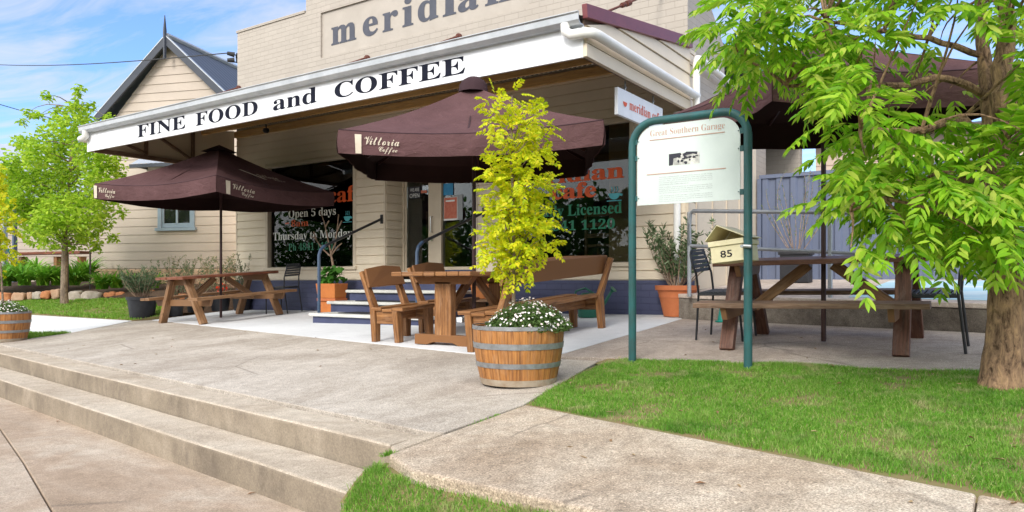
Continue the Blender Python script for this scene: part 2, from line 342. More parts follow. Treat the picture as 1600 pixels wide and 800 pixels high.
class MB:
    def __init__(s): s.v = []; s.f = []; s.uv = []; s.mi = []; s.cur = 0
    def add(s, vs, fs, uvs=None):
        b = len(s.v); s.v += [tuple(v) for v in vs]
        for i, f in enumerate(fs):
            s.f.append([b + k for k in f]); s.mi.append(s.cur)
            s.uv.append(uvs[i] if uvs else [(0, 0)] * len(f))
    def beam(s, p0, p1, w, h, up=(0, 0, 1), w1=None, h1=None):
        p0 = Vector(p0); p1 = Vector(p1); d = (p1 - p0); L = d.length; d.normalize()
        up = Vector(up)
        if abs(d.dot(up)) > .98: up = Vector((0, 1, 0)) if abs(d.y) < .9 else Vector((1, 0, 0))
        sd = d.cross(up).normalized(); u2 = sd.cross(d)
        w1 = w if w1 is None else w1; h1 = h if h1 is None else h1
        vs = []
        for p, a, b in ((p0, w, h), (p1, w1, h1)):
            for i, j in ((-1, -1), (1, -1), (1, 1), (-1, 1)):
                vs.append(p + sd * (i * a / 2) + u2 * (j * b / 2))
        fs = [(0, 1, 2, 3), (4, 7, 6, 5), (0, 4, 5, 1), (1, 5, 6, 2), (2, 6, 7, 3), (3, 7, 4, 0)]
        o1, o2 = random.random() * 9, random.random() * 9
        uvs = []
        for k, f in enumerate(fs):
            q = []
            for i in f:
                r = vs[i] - p0
                a = r.dot(d); b = r.dot(sd); c = r.dot(u2)
                q.append((o1 + (a if k > 1 else b * .1), o2 + (b + c if k > 1 else c)))
            uvs.append(q)
        s.add(vs, fs, uvs)
    def box(s, lo, hi):
        lo = Vector(lo); hi = Vector(hi); c = (lo + hi) / 2; sz = hi - lo
        k = max(range(3), key=lambda i: sz[i])
        e = Vector((0, 0, 0)); e[k] = sz[k] / 2
        if k == 0: s.beam(c - e, c + e, sz.y, sz.z)
        elif k == 1: s.beam(c - e, c + e, sz.x, sz.z)
        else: s.beam(c - e, c + e, sz.x, sz.y, up=(0, 1, 0))
    def tube(s, pts, r, n=8, cap=True):
        pts = [Vector(p) for p in pts]; m = len(pts)
        rs = r if isinstance(r, (list, tuple)) else [r] * m
        b = []; prev = None
        vs = []; fs = []; L = 0; uvs = []; ls = []
        for i in range(m):
            t = (pts[min(i + 1, m - 1)] - pts[max(i - 1, 0)]).normalized()
            if prev is None:
                a = Vector((0, 0, 1)) if abs(t.z) < .9 else Vector((1, 0, 0))
                x = t.cross(a).normalized()
            else:
                x = (prev - t * prev.dot(t)).normalized()
            y = t.cross(x); prev = x
            if i: L += (pts[i] - pts[i - 1]).length
            ls.append(L)
            for k in range(n):
                a = 2 * math.pi * k / n
                vs.append(pts[i] + x * (rs[i] * math.cos(a)) + y * (rs[i] * math.sin(a)))
        for i in range(m - 1):
            for k in range(n):
                k2 = (k + 1) % n
                fs.append((i * n + k, i * n + k2, (i + 1) * n + k2, (i + 1) * n + k))
                uvs.append([(ls[i], k / n), (ls[i], (k + 1) / n), (ls[i + 1], (k + 1) / n), (ls[i + 1], k / n)])
        if cap:
            fs.append(tuple(range(n - 1, -1, -1))); uvs.append([(0, 0)] * n)
            fs.append(tuple((m - 1) * n + k for k in range(n))); uvs.append([(0, 0)] * n)
        s.add(vs, fs, uvs)
    def lathe(s, prof, c=(0, 0, 0), n=32, closed=False):
        c = Vector(c); vs = []; fs = []; uvs = []; L = 0
        for i, (r, z) in enumerate(prof):
            for k in range(n):
                a = 2 * math.pi * k / n
                vs.append(c + Vector((r * math.cos(a), r * math.sin(a), z)))
        m = len(prof)
        for i in range(m - 1):
            for k in range(n):
                k2 = (k + 1) % n
                fs.append((i * n + k, i * n + k2, (i + 1) * n + k2, (i + 1) * n + k))
                uvs.append([(prof[i][1], k / n), (prof[i][1], (k + 1) / n), (prof[i + 1][1], (k + 1) / n), (prof[i + 1][1], k / n)])
        s.add(vs, fs, uvs)
    def poly(s, pts):
        s.add(pts, [tuple(range(len(pts)))])
    def prism(s, pts, ext):
        ext = Vector(ext); pts = [Vector(p) for p in pts]; n = len(pts)
        vs = pts + [p + ext for p in pts]
        fs = [tuple(range(n)), tuple(range(2 * n - 1, n - 1, -1))]
        for i in range(n):
            j = (i + 1) % n; fs.append((i, n + i, n + j, j))
        s.add(vs, fs)
    def boards(s, o, ux, nrm, rects, pitch, proud=.020, z_off=0.0):
        o = Vector(o); ux = Vector(ux); nrm = Vector(nrm)
        for (x0, x1, z0, z1) in rects:
            k = math.floor((z0 - z_off) / pitch)
            while k * pitch + z_off < z1 - 1e-4:
                a = k * pitch + z_off; lo = max(z0, a); hi = min(z1, a + pitch)
                if hi - lo > .02:
                    g = lo + .013
                    P = lambda x, z, d: o + ux * x + Vector((0, 0, z)) + nrm * d
                    t = proud
                    vs = [P(x0, lo, .001), P(x1, lo, .001), P(x1, g, .001), P(x0, g, .001), P(x0, g, t), P(x1, g, t), P(x1, hi, t * .8), P(x0, hi, t * .8), P(x0, g, 0), P(x1, g, 0), P(x1, hi, 0), P(x0, hi, 0)]
                    s.add(vs, [(0, 1, 2, 3), (3, 2, 5, 4), (4, 5, 6, 7), (8, 4, 7, 11), (5, 9, 10, 6), (7, 6, 10, 11)])
                k += 1
    def build(s, name, mat, parent=None, org=None, smooth=False, bevel=0, seg=2, angle=35):
        if parent is not None: base = BASE[parent.name]
        else:
            if org is None:
                a = np.array(s.v); org = ((a[:, 0].min() + a[:, 0].max()) / 2, (a[:, 1].min() + a[:, 1].max()) / 2, a[:, 2].min())
            base = Vector(org)
        me = bpy.data.meshes.new(name)
        vs = [(v[0] - base.x, v[1] - base.y, v[2] - base.z) for v in s.v]
        me.from_pydata(vs, [], s.f)
        uvl = me.uv_layers.new(name='UVMap')
        flat = [c for q in s.uv for p in q for c in p]
        uvl.data.foreach_set('uv', flat)
        if any(s.mi): me.polygons.foreach_set('material_index', s.mi)
        bm = bmesh.new(); bm.from_mesh(me); bmesh.ops.recalc_face_normals(bm, faces=bm.faces); bm.to_mesh(me); bm.free()
        if smooth:
            me.polygons.foreach_set('use_smooth', [True] * len(me.polygons))
        o = link_mesh(name, me, mat, parent, org)
        if smooth:
            try: me.set_sharp_from_angle(angle=R(angle))
            except Exception: pass
        if bevel:
            md = o.modifiers.new('bevel', 'BEVEL'); md.width = bevel; md.segments = seg; md.limit_method = 'ANGLE'; md.angle_limit = R(40)
            md.harden_normals = False
        return o

def np_obj(name, V, Fc, mat, parent=None, org=None, smooth=False):
    """mesh from numpy arrays, V (n,3) world, Fc (m,3) or (m,4)"""
    V = np.asarray(V, dtype=np.float32); Fc = np.asarray(Fc, dtype=np.int32)
    base = np.array(BASE[parent.name] if parent is not None else org, dtype=np.float32)
    V = V - base
    me = bpy.data.meshes.new(name); k = Fc.shape[1]; m = len(Fc)
    me.vertices.add(len(V)); me.vertices.foreach_set('co', V.ravel())
    me.loops.add(m * k); me.loops.foreach_set('vertex_index', Fc.ravel())
    me.polygons.add(m); me.polygons.foreach_set('loop_start', np.arange(0, m * k, k, dtype=np.int32))
    me.update(calc_edges=True); me.validate()
    if smooth: me.polygons.foreach_set('use_smooth', np.ones(len(me.polygons), dtype=bool))
    return link_mesh(name, me, mat, parent, org)

def nrmz(a): return a / np.maximum(np.linalg.norm(a, axis=-1, keepdims=True), 1e-9)

def leaflets(base, d, nrm, L, W, fold=.25, curl=0.0):
    """lens-shaped leaflets folded along the midrib: arrays (M,3),(M,3),(M,3),(M,),(M,)"""
    d = nrmz(d); s = nrmz(np.cross(d, nrm)); n = np.cross(s, d)
    L = L[:, None]; W = W[:, None]
    m1 = base + d * L * .28 - n * L * curl * .15; m2 = base + d * L * .66 - n * L * curl * .5
    tip = base + d * L - n * L * curl
    f = n * W * fold
    V = np.stack([base, m1 + s * W * .46 + f, m2 + s * W * .42 + f, tip, m2 - s * W * .42 + f, m1 - s * W * .46 + f], 1).reshape(-1, 3)
    i = np.arange(len(base))[:, None] * 6
    return V, np.concatenate([i + np.array([[0, 1, 2, 3]]), i + np.array([[0, 3, 4, 5]])], 0)

def compound(cent, d, up, L, pairs=6, lw=(.09, .026), spread=62, droop=.25):
    """pinnate leaves: cent (N,3) base of rachis, d direction, L length"""
    N = len(cent); d = nrmz(d); s = nrmz(np.cross(d, up)); n = np.cross(s, d)
    B = []; D = []; NN = []; LL = []; WW = []
    for k in range(pairs):
        t = .22 + .74 * k / max(pairs - 1, 1)
        p = cent + d * (L * t)[:, None] + np.array([0, 0, -1.0]) * (droop * L * t * t)[:, None]
        dd = nrmz(d + np.array([0, 0, -2.0]) * droop * t)
        for sg in (-1, 1):
            a = R(spread - 14 * t) + rng.normal(0, .14, N)
            v = s * (sg * np.sin(a))[:, None] + dd * np.cos(a)[:, None] + np.array([0, 0, -1.0]) * rng.uniform(.05, .4, N)[:, None]
            B.append(p); D.append(v); NN.append(n + rng.normal(0, .25, (N, 3)))
            sz = (.75 + .45 * math.sin(math.pi * (t * .85 + .1))) * rng.uniform(.85, 1.15, N)
            LL.append(lw[0] * sz); WW.append(lw[1] * sz)
    p = cent + d * L[:, None] + np.array([0, 0, -1.0]) * (droop * L)[:, None]
    B.append(p - d * .02); D.append(nrmz(d + np.array([0, 0, -2.0]) * droop)); NN.append(n); LL.append(np.full(N, lw[0])); WW.append(np.full(N, lw[1]))
    return leaflets(np.concatenate(B), np.concatenate(D), np.concatenate(NN), np.concatenate(LL), np.concatenate(WW), .18, .12)

def joinnp(parts):
    Vs = []; Fs = []; b = 0
    for V, Fc in parts:
        Vs.append(V); Fs.append(Fc + b); b += len(V)
    return np.concatenate(Vs), np.concatenate(Fs)

def rdir(n, zlo=-1, zhi=1):
    z = rng.uniform(zlo, zhi, n); a = rng.uniform(0, 2 * math.pi, n); r = np.sqrt(1 - z * z)
    return np.stack([r * np.cos(a), r * np.sin(a), z], 1)

def inpoly(x, y, poly):
    ins = np.zeros(len(x), bool); n = len(poly)
    for i in range(n):
        x0, y0 = poly[i][:2]; x1, y1 = poly[(i + 1) % n][:2]
        c = ((y0 > y) != (y1 > y)) & (x < (x1 - x0) * (y - y0) / (y1 - y0 + 1e-12) + x0)
        ins ^= c
    return ins

# ------------------------------------------------------------------ lettering (serif shapes come from the built-in font's own alphabet)
def bold(t):
    r = ''
    for c in t:
        if 'A' <= c <= 'Z': r += chr(0x1D400 + ord(c) - 65)
        elif 'a' <= c <= 'z': r += chr(0x1D41A + ord(c) - 97)
        elif '0' <= c <= '9': r += chr(0x1D7CE + ord(c) - 48)
        else: r += c
    return r
def script(t):
    r = ''
    for c in t:
        if 'A' <= c <= 'Z': r += chr(0x1D4D0 + ord(c) - 65)
        elif 'a' <= c <= 'z': r += chr(0x1D4EA + ord(c) - 97)
        else: r += c
    return r
def text_raw(body, off=0.0, shear=0.0):
    cu = bpy.data.curves.new('txt', 'FONT'); cu.body = body; cu.offset = off; cu.shear = shear; cu.resolution_u = 3
    o = bpy.data.objects.new('txt', cu); COL.objects.link(o)
    me = bpy.data.meshes.new_from_object(o)
    n = len(me.vertices); co = np.zeros(n * 3); me.vertices.foreach_get('co', co); co = co.reshape(-1, 3)[:, :2]
    fs = [list(p.vertices) for p in me.polygons]
    bpy.data.objects.remove(o); bpy.data.meshes.remove(me); bpy.data.curves.remove(cu)
    return co, fs
def letters(name, items, mat, parent, o, ux, uz, nrm, lift=.004):
    """items: (text, x0, x1, z0, z1[, offset]) boxes in the plane o + x*ux + z*uz"""
    o = Vector(o); ux = Vector(ux); uz = Vector(uz); nrm = Vector(nrm); r = None
    for it in items:
        mb = MB(); co, fs = text_raw(it[0], it[5] if len(it) > 5 else 0.0)
        lo = co.min(0); hi = co.max(0); sc = (hi - lo); sc[sc == 0] = 1
        q = (co - lo) / sc
        vs = [o + ux * (it[1] + a * (it[2] - it[1])) + uz * (it[3] + b * (it[4] - it[3])) + nrm * lift for a, b in q]
        mb.add(vs, fs); r = mb.build(name, mat, parent)
    return r

def dup(root, loc, rz, label, group=None):
    r = root.copy(); COL.objects.link(r); r.location = loc; r.rotation_euler = (0, 0, rz)
    r['label'] = label
    if group: r['group'] = group
    BASE[r.name] = Vector(loc)
    for ch in list(root.children):
        c = ch.copy(); COL.objects.link(c); c.parent = r; BASE[c.name] = Vector(loc)
        for g in list(ch.children):
            d = g.copy(); COL.objects.link(d); d.parent = c
    return r
SUN_E, SUN_A, SKY_S, CLOUD, CLOUD_FILL, EXPO, TINT = 1.0, 18.0, .14, 2.1, 6.5, 1.5, (.38, .50, .71, 1)
# ================================================================== SETTING: ground, paving, road
def slab(name, pts, mat, thick=.22, bevel=.006, lift=0.0, zf=None):
    mb = MB()
    P = [Vector((p[0], p[1], (p[2] if len(p) > 2 else (zf or gz)(p[0], p[1])) + lift)) for p in pts]
    mb.prism(P, (0, 0, -thick))
    o = mb.build(name, mat, None, org=(P[0].x, P[0].y, P[0].z), bevel=bevel, seg=2)
    return tag(o, kind='structure')

KS = -0.1524                                        # the steps run a little askew to the cafe front
def NY(x): return 2.77 + KS * (x + 2.70)
gmb = MB(); gmb.poly([(-140, -90, -.62), (120, -90, -.62), (120, 140, -.62), (-140, 140, -.62)])
tag(gmb.build('ground', 'ground', None, org=(0, 0, -.62)), kind='structure')

def rz(x, y): return -0.395 + .009 * (x + 2.6) + .012 * (y - 2.4)
joint = [atH(-60, 628, -.43), atH(0, 668, -.43), atH(38, 722, -.42), atH(85, 800, -.41), atH(150, 930, -.41)]
# road slab by the steps, split from the carriageway by an open joint
j2 = [(p.x, p.y) for p in joint]
slab('road_apron', [(-2.2, 2.42), (-14.0, NY(-14.0) - .30), (-16.5, 3.0)] + j2 + [(-1.2, -1.0), (3.0, -1.0), (3.0, 1.2), (-1.2, 2.0)], 'road', zf=rz)
slab('road', [(p[0] - .007 - .003 * math.sin(p[0] * 9), p[1] - .005) for p in reversed(j2)] + [(-17.5, 2.6), (-60, 6.0), (-60, -5), (30, -5), (30, -1.03), (-1.2, -1.03)], 'road', zf=lambda x, y: rz(x, y) - .004)
slab('road_verge', [(-16.6, 3.1), (-14.0, NY(-14.0) - .3), (-60, NY(-60) - .3), (-60, 6.0)], 'ground', zf=lambda x, y: rz(x, y) - .02, bevel=0)

# two long concrete steps up from the road
def step_strip(name, d0, d1, drop, xr, mat_top, lift=0.0):
    xs = np.linspace(xr, -13.2, 26)
    mb = MB()
    for i in range(len(xs) - 1):
        q = []
        for x, d in ((xs[i], d0), (xs[i + 1], d0), (xs[i + 1], d1), (xs[i], d1)):
            y = NY(x) - d
            w = .006 * mnoise.noise(Vector((x * 1.3, d * 3, 1.7)))
            q.append(Vector((x, y + w, gz(x, NY(x)) - drop + lift + w * .5)))
        mb.prism(q, (0, 0, -.36))
    bm = mb
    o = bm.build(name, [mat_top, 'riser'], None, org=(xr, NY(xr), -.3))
    me = o.data
    b = bmesh.new(); b.from_mesh(me); bmesh.ops.remove_doubles(b, verts=b.verts, dist=.0015)
    for f in [f for f in b.faces if abs(f.normal.x) > .9 and -13.0 < f.calc_center_median().x + o.location.x < xr - .1]: b.faces.remove(f)
    bmesh.ops.recalc_face_normals(b, faces=b.faces)
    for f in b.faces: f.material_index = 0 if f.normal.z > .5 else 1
    b.to_mesh(me); b.free()
    md = o.modifiers.new('bevel', 'BEVEL'); md.width = .018; md.segments = 3; md.limit_method = 'ANGLE'; md.angle_limit = R(45)
    return tag(o, kind='structure')
step_strip('upper_step', .0, -.27, .0, -2.60, 'kerbcon')
step_strip('lower_step', .335, .012, .150, -2.52, 'kerbcon')
slab('step_end_block', [(-2.585, NY(-2.6) - .015), (-2.50, NY(-2.5) - .06), (-2.49, NY(-2.5) + .30), (-2.585, NY(-2.585) + .268)], 'kerbcon', .34, .012)

# tan forecourt slab between the steps and the pale terrace
PAT = [(-12.33, 7.13), (-8.2, 6.28), (-4.09, 5.44), (-3.30, 5.42)]
fore = [(x, NY(x) + .282) for x in np.linspace(-2.60, -12.3, 9)] + [(-12.55, 4.5), (-11.66, 5.48), (-12.60, 6.90)] + \
       [(x + (.006), y - .012) for x, y in PAT] + [(-2.80, 5.42), (-2.62, 4.5), (-2.475, 3.80), (-2.500, NY(-2.5) + .32)]
slab('forecourt', fore, 'tan')
slab('terrace', PAT + [(-3.30, 8.57), (-3.42, 8.95), (-12.56, 8.95)], 'pale')
slab('footpath', [(-2.485, 2.62), (-2.462, 3.80), (-1.25, 3.465), (-.103, 3.152), (-.112, 2.295), (-1.335, 2.40), (-2.21, 2.475)], 'path', .16, .014)
slab('footpath', [(-.098, 3.15), (3.6, 2.15), (3.6, 1.80), (-.108, 2.29)], 'path', .16, .014)
slab('side_slab', [(-3.285, 5.52), (-2.70, 5.60), (.28, 5.80), (.15, 7.66), (-.28, 7.82), (-3.08, 8.45), (-3.285, 8.56)], 'slab')
slab('side_slab', [(.296, 5.80), (3.8, 6.0), (3.8, 7.35), (.166, 7.655)], 'slab')

# raised ramp with its low retaining wall, on the right
RW = [(-3.36, 8.62), (-3.08, 8.47), (-.28, 7.84), (3.8, 7.40)]
def rampz(x, y): return .555 + .052 * (y - 8.0)
mb = MB()
P = [Vector((x, y, rampz(x, y) - .05)) for x, y in RW] + [Vector((3.8, 12.4, rampz(0, 12.4) - .05)), Vector((-3.36, 12.4, rampz(0, 12.4) - .05))]
mb.prism(P, (0, 0, -.75)); tag(mb.build('retaining_wall', 'retain', None, org=(0, 8, 0), bevel=.006), 'low stained concrete retaining wall behind the right picnic table', 'wall')
slab('ramp', [(x, y - .02) for x, y in RW] + [(3.8, 12.4), (-3.36, 12.4)], 'ramp', .048, .008, zf=rampz)
slab('blue_marking', [(-1.40, 8.35), (-.55, 8.16), (1.6, 7.95), (1.6, 11.6), (-1.40, 11.6)], 'bluepaint', .004, 0, lift=.006, zf=rampz)

# left side: pale footpath turning away, small lawns and the raised bed
def q3(px, py, z): return tuple(atZ(px, py, z))
slab('white_path', [q3(206, 501, 12.72), q3(50, 492, 14.0), q3(-150, 482, 15.3), q3(-400, 470, 17), q3(-400, 486, 14.5), q3(-150, 502, 12.8), q3(55, 522, 11.1), q3(112, 519.5, 11.1)], 'pale', .2)
def lawn_patch(name, pts, mat='earth', thick=.2):
    mb = MB(); P = [Vector(p) for p in pts]; mb.prism(P, (0, 0, -thick))
    return tag(mb.build(name, mat, None, org=tuple(P[0])), kind='structure')
LL = [q3(207, 500.5, 12.75), q3(50, 491.5, 14.05), q3(-150, 481, 15.4), q3(-150, 465, 16.3), q3(100, 467, 15.9), q3(250, 470, 15.3), q3(262, 492, 13.1)]
lawn_patch('left_lawn', LL)
LN = [q3(112, 520.5, 11.05), q3(55, 523, 11.05), q3(-150, 504, 12.6), q3(-150, 530, 10.4), q3(-40, 541, 9.8), q3(30, 534, 10.3)]
lawn_patch('left_nature_strip', LN)
BED = [q3(-170, 464, 16.35), q3(100, 464, 15.95), q3(256, 464, 15.3), q3(280, 452, 15.6), q3(372, 450, 15.6), (-13.0, 9.6, .5), q3(373, 442, 17.6), q3(145, 440, 18.2), q3(-170, 440, 19.5)]
lawn_patch('garden_bed', [(p[0], p[1], max(p[2], .40)) for p in BED], 'soil', .5)

# right lawn and the strip at the bottom: soil underneath, blades as one uncountable mass
RL = [(-2.455, 3.83), (-1.25, 3.50), (.04, 3.15), (3.6, 2.20), (3.6, 5.96), (.28, 5.78), (-2.72, 5.60), (-2.60, 4.5)]
def lawn_grid(name, poly, zf, mat, step=.09):
    xs = [p[0] for p in poly]; ys = [p[1] for p in poly]
    nx = int((max(xs) - min(xs)) / step) + 2; ny = int((max(ys) - min(ys)) / step) + 2
    X, Y = np.meshgrid(min(xs) + np.arange(nx) * step, min(ys) + np.arange(ny) * step)
    Z = np.array([[zf(a, b) for a, b in zip(r, s)] for r, s in zip(X, Y)])
    V = np.stack([X.ravel(), Y.ravel(), Z.ravel()], 1)
    i, j = np.meshgrid(np.arange(nx - 1), np.arange(ny - 1)); k = (j * nx + i).ravel()
    Fc = np.stack([k, k + 1, k + nx + 1, k + nx], 1)
    c = V[Fc].mean(1); Fc = Fc[inpoly(c[:, 0], c[:, 1], poly)]
    used = np.unique(Fc); mp = np.zeros(len(V), int); mp[used] = np.arange(len(used))
    o = np_obj(name, V[used], mp[Fc], mat, None, (poly[0][0], poly[0][1], 0), True)
    return tag(o, kind='structure')
def rlz(x, y): return gz(x, y) - .004 + .012 * mnoise.noise(Vector((x * 1.1, y * 1.1, 3)))
RLw = [(-2.52, 3.74), (-1.25, 3.42), (.04, 3.06), (3.6, 2.10), (3.6, 6.06), (.28, 5.88), (-2.80, 5.70), (-2.68, 4.5)]
def rls(x, y): return min(gz(x, y) - .006, rlz(x, y) - .004)
lawn_grid('lawn', RLw, rls, 'earth', .07)
FL = [(-2.505, 2.60), (-2.20, 2.465), (-1.335, 2.395), (-.12, 2.285), (3.6, 1.78), (3.6, .6), (-1.0, 1.45), (-1.9, 1.85), (-2.30, 2.10), (-2.508, 2.36)]
def flz(x, y):
    d = max(0.0, (2.47 - .05 * (x + 2.2)) - y)
    return gz(x, y) - .055 - .20 * min(1, d / .55) - .10 * max(0.0, min(1.0, (-1.7 - x) / .8)) * min(1, d / .3) + .012 * mnoise.noise(Vector((x * 2, y * 2, 9)))
FLw = [(-2.53, 2.64), (-2.20, 2.56), (-1.335, 2.49), (-.12, 2.38), (3.6, 1.9)] + FL[5:]
lawn_grid('front_verge', FLw, lambda x, y: min(flz(x, y), gz(x, y) - .035), 'earth', .05)

def blades(name, poly, zf, n, h, w, label, mat='grass', lean=.5, clump=.5, edge=0.0, worn=None):
    xs = [p[0] for p in poly]; ys = [p[1] for p in poly]
    x = rng.uniform(min(xs), max(xs), n * 4); y = rng.uniform(min(ys), max(ys), n * 4)
    m = inpoly(x, y, poly); x = x[m]; y = y[m]
    den = np.array([mnoise.noise(Vector((a * 2.6, b * 2.6, 5))) + .6 * mnoise.noise(Vector((a * 9, b * 9, 2))) for a, b in zip(x, y)])
    keep = rng.random(len(x)) < np.clip(.66 + 1.25 * clump * den, .05, 1)
    if worn is not None:
        wx = np.array([p[0] for p in worn]); wy = np.array([p[1] for p in worn])
        dist = np.abs(y - np.interp(x, wx, wy))
        lim = np.array([.015 + .11 * max(0, mnoise.noise(Vector((q * 3.5, 1.5, 8))) + .35 * mnoise.noise(Vector((q * 14, 1.5, 8))) + .15) for q in x])
        keep &= ~((dist < lim) & (rng.random(len(x)) < .9))
    x = x[keep][:n]; y = y[keep][:n]; den = den[keep][:n]
    x = x + rng.normal(0, edge, len(x)) if edge else x
    z = np.array([zf(a, b) for a, b in zip(x, y)])
    m = len(x); hh = h * rng.uniform(.55, 1.25, m) * (1 + .45 * den); a = rng.uniform(0, 2 * math.pi, m); ln = rng.uniform(.15, 1, m) * lean
    d = np.stack([np.cos(a), np.sin(a), np.zeros(m)], 1); b = rng.uniform(0, 2 * math.pi, m)
    s = np.stack([np.cos(b), np.sin(b), np.zeros(m)], 1) * (w * rng.uniform(.6, 1.3, m))[:, None]
    base = np.stack([x, y, z - .004], 1); up = np.array([0, 0, 1.0])
    mid = base + up * (hh * .6)[:, None] + d * (hh * ln * .35)[:, None]
    tip = base + up * (hh * (1 - .35 * ln))[:, None] + d * (hh * ln * 1.1)[:, None]
    V = np.stack([base - s, base + s, mid + s * .7, mid - s * .7, tip], 1).reshape(-1, 3)
    i = np.arange(m)[:, None] * 5
    Fc = np.concatenate([i + np.array([[0, 1, 2]]), i + np.array([[0, 2, 3]]), i + np.array([[3, 2, 4]])], 0)
    return tag(np_obj(name, V, Fc, mat, None, (xs[0], ys[0], 0)), label, 'grass', None, 'stuff')
RLn = [p for p in RL]; RLn[3] = (1.7, 2.70); RLn[4] = (1.7, 5.84)
blades('lawn_grass', RLn, rlz, 190000, .030, .0017, 'short green lawn grass around the sign and the tree', lean=1.25, clump=.75, edge=.018, worn=[(-2.46, 3.80), (-1.25, 3.465), (-.115, 3.155), (3.6, 2.15)])
FLn = [(-2.505, 2.58), (-2.20, 2.47), (-1.335, 2.40), (-.3, 2.31), (-.3, 1.5), (-1.0, 1.45), (-1.9, 1.85), (-2.30, 2.10), (-2.508, 2.36)]
blades('verge_grass', FLn, flz, 52000, .042, .0018, 'bright tufty grass at the foot of the path edge', lean=1.2, clump=.6, edge=.012)
LL2 = [LL[0], LL[1], q3(-20, 488, 14.5), q3(-20, 466, 16.1), LL[4], LL[5], LL[6]]
def plane_z(pts):
    A = np.array([[p[0], p[1], 1] for p in pts]); s, *_ = np.linalg.lstsq(A, np.array([p[2] for p in pts]), rcond=None)
    return lambda x, y: s[0] * x + s[1] * y + s[2]
blades('left_lawn_grass', LL2, plane_z(LL2), 26000, .055, .006, 'green lawn grass between the pale path and the garden rocks', 'grass_left', .8, .5)
LN2 = LN[:2] + [q3(-10, 517, 11.6), q3(-10, 535, 10.2), LN[5]]
blades('strip_grass', LN2, plane_z(LN2), 9000, .06, .005, 'small grass patch beside the left barrel', 'grass_left', .8, .4)
# a ragged fringe where the lawn creeps over the slabs and a few weeds in the joints
def weed_line(name, pts, n, h, label):
    P = np.array([[p[0], p[1]] for p in pts]); seg = np.linalg.norm(np.diff(P, axis=0), axis=1); t = rng.uniform(0, seg.sum(), n); cs = np.concatenate([[0], np.cumsum(seg)])
    k = np.clip(np.searchsorted(cs, t) - 1, 0, len(seg) - 1); f = ((t - cs[k]) / seg[k])[:, None]
    q = P[k] * (1 - f) + P[k + 1] * f + rng.normal(0, .008, (n, 2))
    z = np.array([gz(a, b) for a, b in q]) - .012
    base = np.column_stack([q, z]); d = rdir(n, .35, 1)
    V, Fc = leaflets(base, d, rdir(n), h * rng.uniform(.5, 1.2, n), np.full(n, .005), .2, .2)
    return tag(np_obj(name, V, Fc, 'grass', None, (P[0][0], P[0][1], 0)), label, 'weeds', None, 'stuff')
weed_line('joint_weeds', [(-2.478, 3.25), (-2.472, 3.55)], 60, .02, 'tiny weeds in the joint between forecourt and path')
weed_line('corner_weeds', [(-2.50, 2.60), (-2.495, 2.66)], 90, .032, 'small green weeds in the crack at the step corner')

# ================================================================== CAFE BUILDING
FY = 9.0; XL, XR = -12.55, -3.39
cafe = thing('cafe_building', 'cream brick and weatherboard cafe with navy base and deep front awning', 'building', (-8, 9, 0.1))
RXL, RXR, RZ0, RZ1 = -10.17, -5.77, 4.70, 5.50
mb = MB()
def wallrect(x0, x1, z0, z1, y0=FY, y1=FY + .24):
    mb.prism([(x0, y0, z0), (x1, y0, z0), (x1, y0, z1), (x0, y0, z1)], (0, y1 - y0, 0))
wallrect(XL, -10.56, 3.69, 5.58); wallrect(-10.56, RXL, 3.69, 6.9); wallrect(RXL, RXR, 3.69, RZ0); wallrect(RXL, RXR, RZ1, 6.9)
wallrect(RXR, -5.38, 3.69, 6.9); wallrect(-5.38, XR, 3.69, 5.58)
mb.build('brick_parapet', 'brick', cafe)
mb = MB(); wallrect(RXL + .001, RXR - .001, RZ0 + .001, RZ1 - .001, FY + .035, FY + .20)
rp = mb.build('recessed_panel', 'panel_wall', cafe)
x = [atY(px, 60, FY + .035).x for px in (518, 557, 567, 591, 598, 622, 629, 646, 653, 685, 692, 713)]
ME = letters('lettering', [(bold('m'), x[0], x[1], 4.885, 5.205, .012), (bold('e'), x[2], x[3], 4.88, 5.21, .012), (bold('r'), x[4], x[5], 4.885, 5.205, .012), (bold('i'), x[6], x[7], 4.885, 5.36, .012),
     (bold('d'), x[8], x[9], 4.88, 5.36, .012), (bold('i'), x[10], x[11], 4.885, 5.36, .012), (bold('a'), -7.10, -6.70, 4.88, 5.21, .012), (bold('n'), -6.58, -6.08, 4.885, 5.205, .012)],
     'letter_grey', rp, (0, FY + .035, 0), (1, 0, 0), (0, 0, 1), (0, -1, 0), .005)
# coping bricks along the stepped top
mb = MB()
for x0, x1, z in ((XL - .02, -10.58, 5.58), (-5.36, XR + .02, 5.58)): mb = MB(); mb.box((x0, FY - .02, z + .001), (x1, FY + .26, z + .05)); mb.build('coping', 'brick', cafe, bevel=.006)
# side walls and rear
mb = MB()
mb.prism([(XR, 9.24, -.1), (XR, 12.6, -.1), (XR, 12.6, 3.35), (XR, 10.45, 3.45), (XR, 10.45, 4.07), (XR, 9.78, 4.54), (XR, 9.24, 5.2)], (-.22, 0, 0))
mb.prism([(XL, 9.24, -.1), (XL, 15, -.1), (XL, 15, 4.3), (XL, 9.24, 5.5)], (.22, 0, 0))
mb.prism([(XR, 9.0, .0), (XR, 9.24, .0), (XR, 9.24, 3.69), (XR, 9.0, 3.69)], (-.22, 0, 0))
mb.prism([(XL, 15, 0), (XR, 15, 0), (XR, 15, 4.2), (XL, 15, 4.2)], (0, .2, 0))
mb.build('side_wall', 'brick', cafe)
mb = MB(); mb.box((XR + .004, 9.26, .63), (XR + .016, 11.98, 2.9)); scl = mb.build('side_cladding', 'board', cafe)
for yy in (9.28, 9.9, 10.5, 11.1, 11.7): mb = MB(); mb.box((XR + .017, yy - .02, .63), (XR + .028, yy + .02, 2.88)); mb.build('cover_strip', 'trim', scl)
